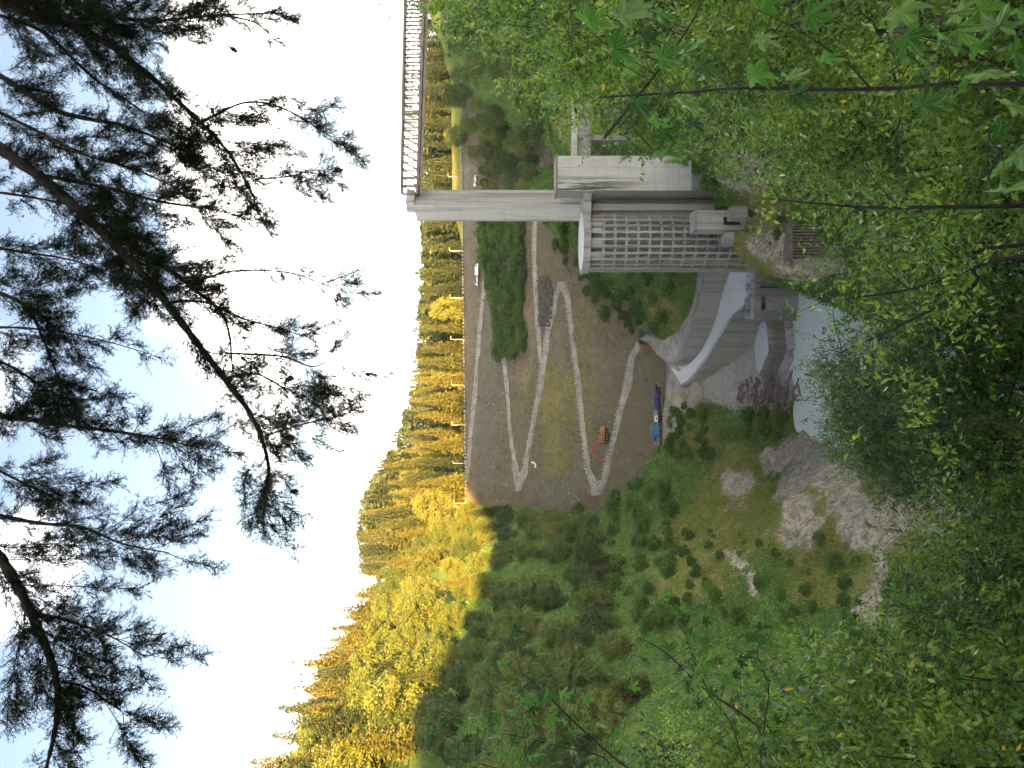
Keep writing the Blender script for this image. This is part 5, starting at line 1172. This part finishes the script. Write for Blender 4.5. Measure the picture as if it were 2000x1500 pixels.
mk_maple('maple below the left one, its top over the green slope', [[at(1600, 1560, 8.8), at(1480, 1420, 8.8), at(1375, 1345, 8.8), at(1300, 1275, 8.8), at(1245, 1245, 8.8)], [at(1600, 1560, 8.8), at(1420, 1400, 9), at(1360, 1300, 9.2), at(1340, 1240, 9.2)], [at(1600, 1560, 8.8), at(1500, 1330, 9.2), at(1480, 1270, 9.2), at(1500, 1240, 9.2)]], .020, 44, .24, (.08, .125))
mk_maple('small maple right of the lowest bare rock patch', [[at(1960, 1330, 9.5), at(1880, 1280, 9.5), at(1800, 1230, 9.5), at(1780, 1190, 9.5)], [at(1960, 1330, 9.5), at(1850, 1310, 9.6), at(1640, 1230, 9.8)]], .015, 30, .2, (.08, .13))

# ------------------------------------------------------------------ fir whose limbs hang across the sky
LIMBS = [([(-60, -30), (0, 8), (160, 58), (255, 118), (350, 200), (440, 290), (500, 390)], 6.6, .046, 1.35, 1.0),
 ([(-40, 125), (20, 160), (100, 212), (170, 232), (240, 245), (330, 280), (400, 320), (450, 345)], 7.6, .032, 1.0, .9),
 ([(-40, 250), (0, 290), (90, 355), (180, 435), (245, 500), (300, 560), (350, 625), (400, 690), (450, 755), (490, 810), (515, 870), (525, 930), (512, 1015)], 6.0, .048, 1.1, .95),
 ([(80, 342), (200, 365), (320, 395), (420, 410), (520, 440)], 6.1, .018, .9, .8), ([(225, 465), (320, 520), (380, 565), (440, 625), (455, 735)], 6.3, .026, 1.2, .9),
 ([(-30, 372), (60, 385), (140, 402), (200, 425), (260, 445)], 7.2, .014, .7, .7), ([(-40, 478), (40, 492), (140, 508), (260, 545)], 7.0, .016, 1.1, .9), ([(-40, 640), (40, 640), (130, 650), (220, 670), (310, 697)], 6.6, .012, .35, .9),
 ([(-40, 800), (0, 812), (60, 820), (120, 830), (220, 842), (320, 858), (380, 875)], 6.0, .026, 1.15, 1.0), ([(-40, 1000), (0, 1008), (80, 1022), (160, 1030), (240, 1062), (330, 1080)], 6.0, .022, .75, .9),
 ([(-40, 1050), (0, 1090), (40, 1155), (75, 1230), (100, 1290), (112, 1350), (108, 1420), (90, 1500), (70, 1570)], 5.4, .042, 1.35, 1.05), ([(-40, 560), (30, 585), (60, 610), (85, 665), (110, 730), (125, 800)], 6.4, .020, 1.25, 1.0),
 ([(-60, -110), (60, -50), (160, 10), (240, 35), (310, 40), (420, 30), (560, 25)], 6.4, .030, 1.35, 1.05), ([(390, 240), (480, 200), (560, 215), (640, 262), (695, 292)], 6.5, .012, .75, .7), ([(500, 350), (560, 345), (620, 332), (652, 342)], 6.3, .008, .8, .6),
 ([(372, 556), (450, 530), (560, 532), (640, 558), (680, 572)], 6.25, .010, .65, .65), ([(440, 690), (550, 696), (610, 716), (655, 702), (680, 742)], 6.0, .010, .75, .7), ([(520, 850), (580, 832), (640, 815), (690, 790)], 6.0, .009, .75, .65), ([(440, 30), (500, 45), (540, 80), (580, 100)], 6.4, .009, .7, .6), ([(-40, 200), (60, 250), (160, 300), (260, 330), (360, 380), (440, 470)], 6.9, .018, 1.1, .85)]
LIMBS += [([(-40, 900), (20, 930), (80, 960), (130, 985)], 6.2, .014, 1.0, .9), ([(-40, 20), (80, 60), (180, 150), (280, 220), (360, 300)], 6.9, .02, 1.2, .9), ([(60, 1195), (140, 1215), (220, 1245), (285, 1285)], 5.4, .012, 1.0, .9), ([(100, 1330), (160, 1340), (210, 1370), (250, 1400)], 5.4, .011, 1.1, .9), ([(-40, 690), (30, 720), (90, 760), (150, 780), (230, 775)], 6.3, .014, 1.0, .9), ([(330, 590), (400, 590), (470, 620), (540, 640), (590, 655)], 6.1, .012, 1.0, .8), ([(440, 740), (500, 730), (560, 760), (600, 775)], 6.0, .011, 1.2, .8)]
TK = Vector((9.2, 3.6, 0)); zg = float(terr(np.array(TK.x), np.array(TK.y)))
fir = empty('fir_tree', (TK.x, TK.y, zg), 'overhanging fir with dark needled limbs across the bright sky', 'fir')
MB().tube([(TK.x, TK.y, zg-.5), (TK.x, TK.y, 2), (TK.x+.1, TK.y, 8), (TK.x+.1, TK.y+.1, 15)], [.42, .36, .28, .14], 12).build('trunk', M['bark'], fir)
rf = RND(66)
def needles_for(P0, P1, r, spacing=.0062, nl=.025):
    """needles round each twig segment P0-P1"""
    d = P1-P0; L = np.linalg.norm(d, axis=1); t = d/np.maximum(L, 1e-6)[:, None]; cnt = np.maximum(4, (L/spacing).astype(int)); I = np.repeat(np.arange(len(P0)), cnt)
    s = r.uniform(.02, 1.03, len(I)); p = P0[I]+d[I]*s[:, None]; side = perp(r, t[I]); ax = unit(t[I]*r.uniform(.3, .9, len(I))[:, None]+side); ln = nl*r.uniform(.7, 1.2, len(I))
    w = perp(r, ax)*.0016; v = np.stack([p-w, p+w, p+ax*ln[:, None]], 1).reshape(-1, 3); return v
TIPS = []; NT_ = 0
for li_, (pl, D, rad, dens, ls) in enumerate(LIMBS):
    r = RND(900+li_); dj = r.uniform(-.5, .5); pts = [at(x, y, D+dj*i/len(pl)) for i, (x, y) in enumerate(pl)]
    s = spline(pts, 8); n = len(s); m = MB()
    m.tube(s, [rad*(1-.86*i/n)*(1+.12*math.sin(i*1.7)) for i in range(n)], 7)
    if pl[0][0] < 0:
        hb = max(pts[0].z+1.2, 5.0+.35*(li_ % 5)); a0 = Vector((TK.x, TK.y, hb)); m.tube([a0, a0.lerp(pts[0], .5)+Vector((0, 0, .5)), pts[0]], [rad*1.7, rad*1.35, rad], 7)
    seg = np.linalg.norm(np.diff(s, axis=0), axis=1); tot = seg.sum(); cum = np.r_[0, np.cumsum(seg)]
    nsb = max(5, int(tot/.044*dens)); q = (np.arange(nsb)+r.uniform(0, 1, nsb))/nsb*tot*.97+.03*tot; q = np.minimum(q, tot*.999)
    k = np.clip(np.searchsorted(cum, q)-1, 0, len(seg)-1); SB = s[k]+(s[k+1]-s[k])*((q-cum[k])/seg[k])[:, None]; T = unit(s[k+1]-s[k])
    sd0 = perp(r, T); sd0[:, 1] *= .7; dirs = unit(T*r.uniform(.3, 1.0, (nsb, 1))+sd0*r.uniform(.35, 1.0, (nsb, 1))+np.array([0, 0, -1.0])*r.uniform(-.1, .6, (nsb, 1)))
    L0 = r.uniform(.16, .80, nsb)*ls*(1.0-.3*q/tot)*np.clip(.75+.45*np.sin(q*3.1+li_*1.9), .35, 1.2)
    A0, A1, B0, B1 = [], [], [], []                       # B: side branch wood, A: needled sprays
    for j in range(nsb):
        prev = SB[j]; d = dirs[j].copy(); ng = 6; pts_ = [prev]
        for g in range(ng):
            nx_ = prev+d*L0[j]/ng; B0.append(prev); B1.append(nx_); prev = nx_; pts_.append(nx_); d = d+np.array([0, 0, -.07])+r.normal(0, .11, 3); d /= np.linalg.norm(d)
        pts_ = np.array(pts_); nsp = max(4, int(L0[j]/.0155)); inner = r.uniform(.05, .4)
        for u in np.sort(r.uniform(inner, 1.0, nsp)):
            f_ = u*ng; i_ = min(int(f_), ng-1); p = pts_[i_]+(pts_[i_+1]-pts_[i_])*(f_-i_); t_ = unit(pts_[i_+1]-pts_[i_])
            sd = np.cross(t_, r.normal(0, 1, 3)); sd /= np.linalg.norm(sd)+1e-9; dd = t_*r.uniform(.5, 1.1)+sd*r.uniform(.4, 1.0)+np.array([0, 0, -.15]); dd /= np.linalg.norm(dd); Ls = r.uniform(.06, .17)*(1.15-.4*u)
            for g in range(2): n2_ = p+dd*Ls/2; A0.append(p); A1.append(n2_); p = n2_; dd = dd+r.normal(0, .12, 3); dd /= np.linalg.norm(dd)
        TIPS.append(prev)
    A0 = np.array(A0); A1 = np.array(A1); B0 = np.array(B0); B1 = np.array(B1)
    I = np.repeat(np.arange(len(A0)), 2); u = r.uniform(0, 1, len(I)); p = A0[I]+(A1[I]-A0[I])*u[:, None]; t = unit(A1[I]-A0[I])
    sdv = perp(r, t); td = unit(t*r.uniform(.5, 1.1, (len(I), 1))+sdv+np.array([0, 0, -.1])); tl_ = r.uniform(.03, .08, len(I)); e_ = p+td*tl_[:, None]
    nv = np.vstack([needles_for(A0, A1, r), needles_for(p, e_, r)]); NT_ += len(nv)//3
    wp0 = np.vstack([B0, A0, p]); wp1 = np.vstack([B1, A1, e_]); ww = np.r_[np.full(len(B0), .0038), np.full(len(A0), .0020), np.full(len(p), .0012)][:, None]; td2 = unit(wp1-wp0); sa = perp(r, td2)
    tv = np.stack([wp0+sa*ww, wp0-sa*ww, wp1-sa*ww*.8, wp1+sa*ww*.8], 1).reshape(-1, 3)
    b_ = m.build('branch', M['bark'], fir, True)
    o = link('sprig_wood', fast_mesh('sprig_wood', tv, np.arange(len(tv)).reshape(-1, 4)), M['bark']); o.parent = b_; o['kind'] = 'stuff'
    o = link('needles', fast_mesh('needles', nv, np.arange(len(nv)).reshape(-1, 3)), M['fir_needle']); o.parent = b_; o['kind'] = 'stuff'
print('needle triangles', NT_)
cm = MB(); cm.tube([(0, 0, 0), (0, 0, -.012), (0, 0, -.03), (0, 0, -.05), (0, 0, -.068)], [.005, .014, .018, .013, .003], 8)
for k in range(18):
    a = k*2.4; z = -.012-.05*k/18; rr_ = .017*math.sin(math.pi*(.15+.8*k/18)); cm.add([(rr_*math.cos(a), rr_*math.sin(a), z+.006), (1.5*rr_*math.cos(a+.3), 1.5*rr_*math.sin(a+.3), z-.006), (1.5*rr_*math.cos(a-.3), 1.5*rr_*math.sin(a-.3), z-.006)], [(0, 1, 2)])
cmesh = cm.mesh('cone'); cmesh.materials.append(M['cone'])
for x, y, D in ((450, 98, 6.4), (650, 327, 6.3), (595, 360, 6.3), (220, 588, 6.2), (570, 960, 6.0), (270, 1400, 5.4), (226, 1444, 5.4), (560, 770, 6.0), (565, 845, 6.0)):
    tp = min(TIPS, key=lambda q: (1000-q[2]/q[1]*F-x)**2+(750-q[0]/q[1]*F-y)**2); o = bpy.data.objects.new('cone', cmesh); COL.objects.link(o); o.parent = fir
    o.location = Vector(tp)-fir.location+Vector((0, 0, .012)); o.rotation_euler = (rf.normal(0, .4), rf.normal(0, .4), rf.uniform(0, 6)); o.scale = (1.1, 1.1, 1.1)
# ------------------------------------------------------------------ evening haze in the valley air
zmin = min(float(GZ.min()), -95.0)-1.0; zmax = max(float(GZ.max())+3.0, 105.0)
hm_ = NT('valley_haze'); pv = hm_.n('ShaderNodeVolumePrincipled'); pv.inputs['Color'].default_value = (0.88, 0.93, 1.0, 1); pv.inputs['Density'].default_value = 0.00005; pv.inputs['Anisotropy'].default_value = 0.1
hm_.l(pv.outputs[0], hm_.out.inputs['Volume'])
hz_ = MB().box((0, (gy[0]+gy[-1])/2, (zmin+zmax)/2), (gx[-1]-gx[0]+20, gy[-1]-gy[0]+20, zmax-zmin)).build('haze', hm_.m)
tag(hz_, kind='stuff')
print('Z', zmin, zmax); print('TRIS', sum(len(m.loops)-2*len(m.polygons) for m in bpy.data.meshes))
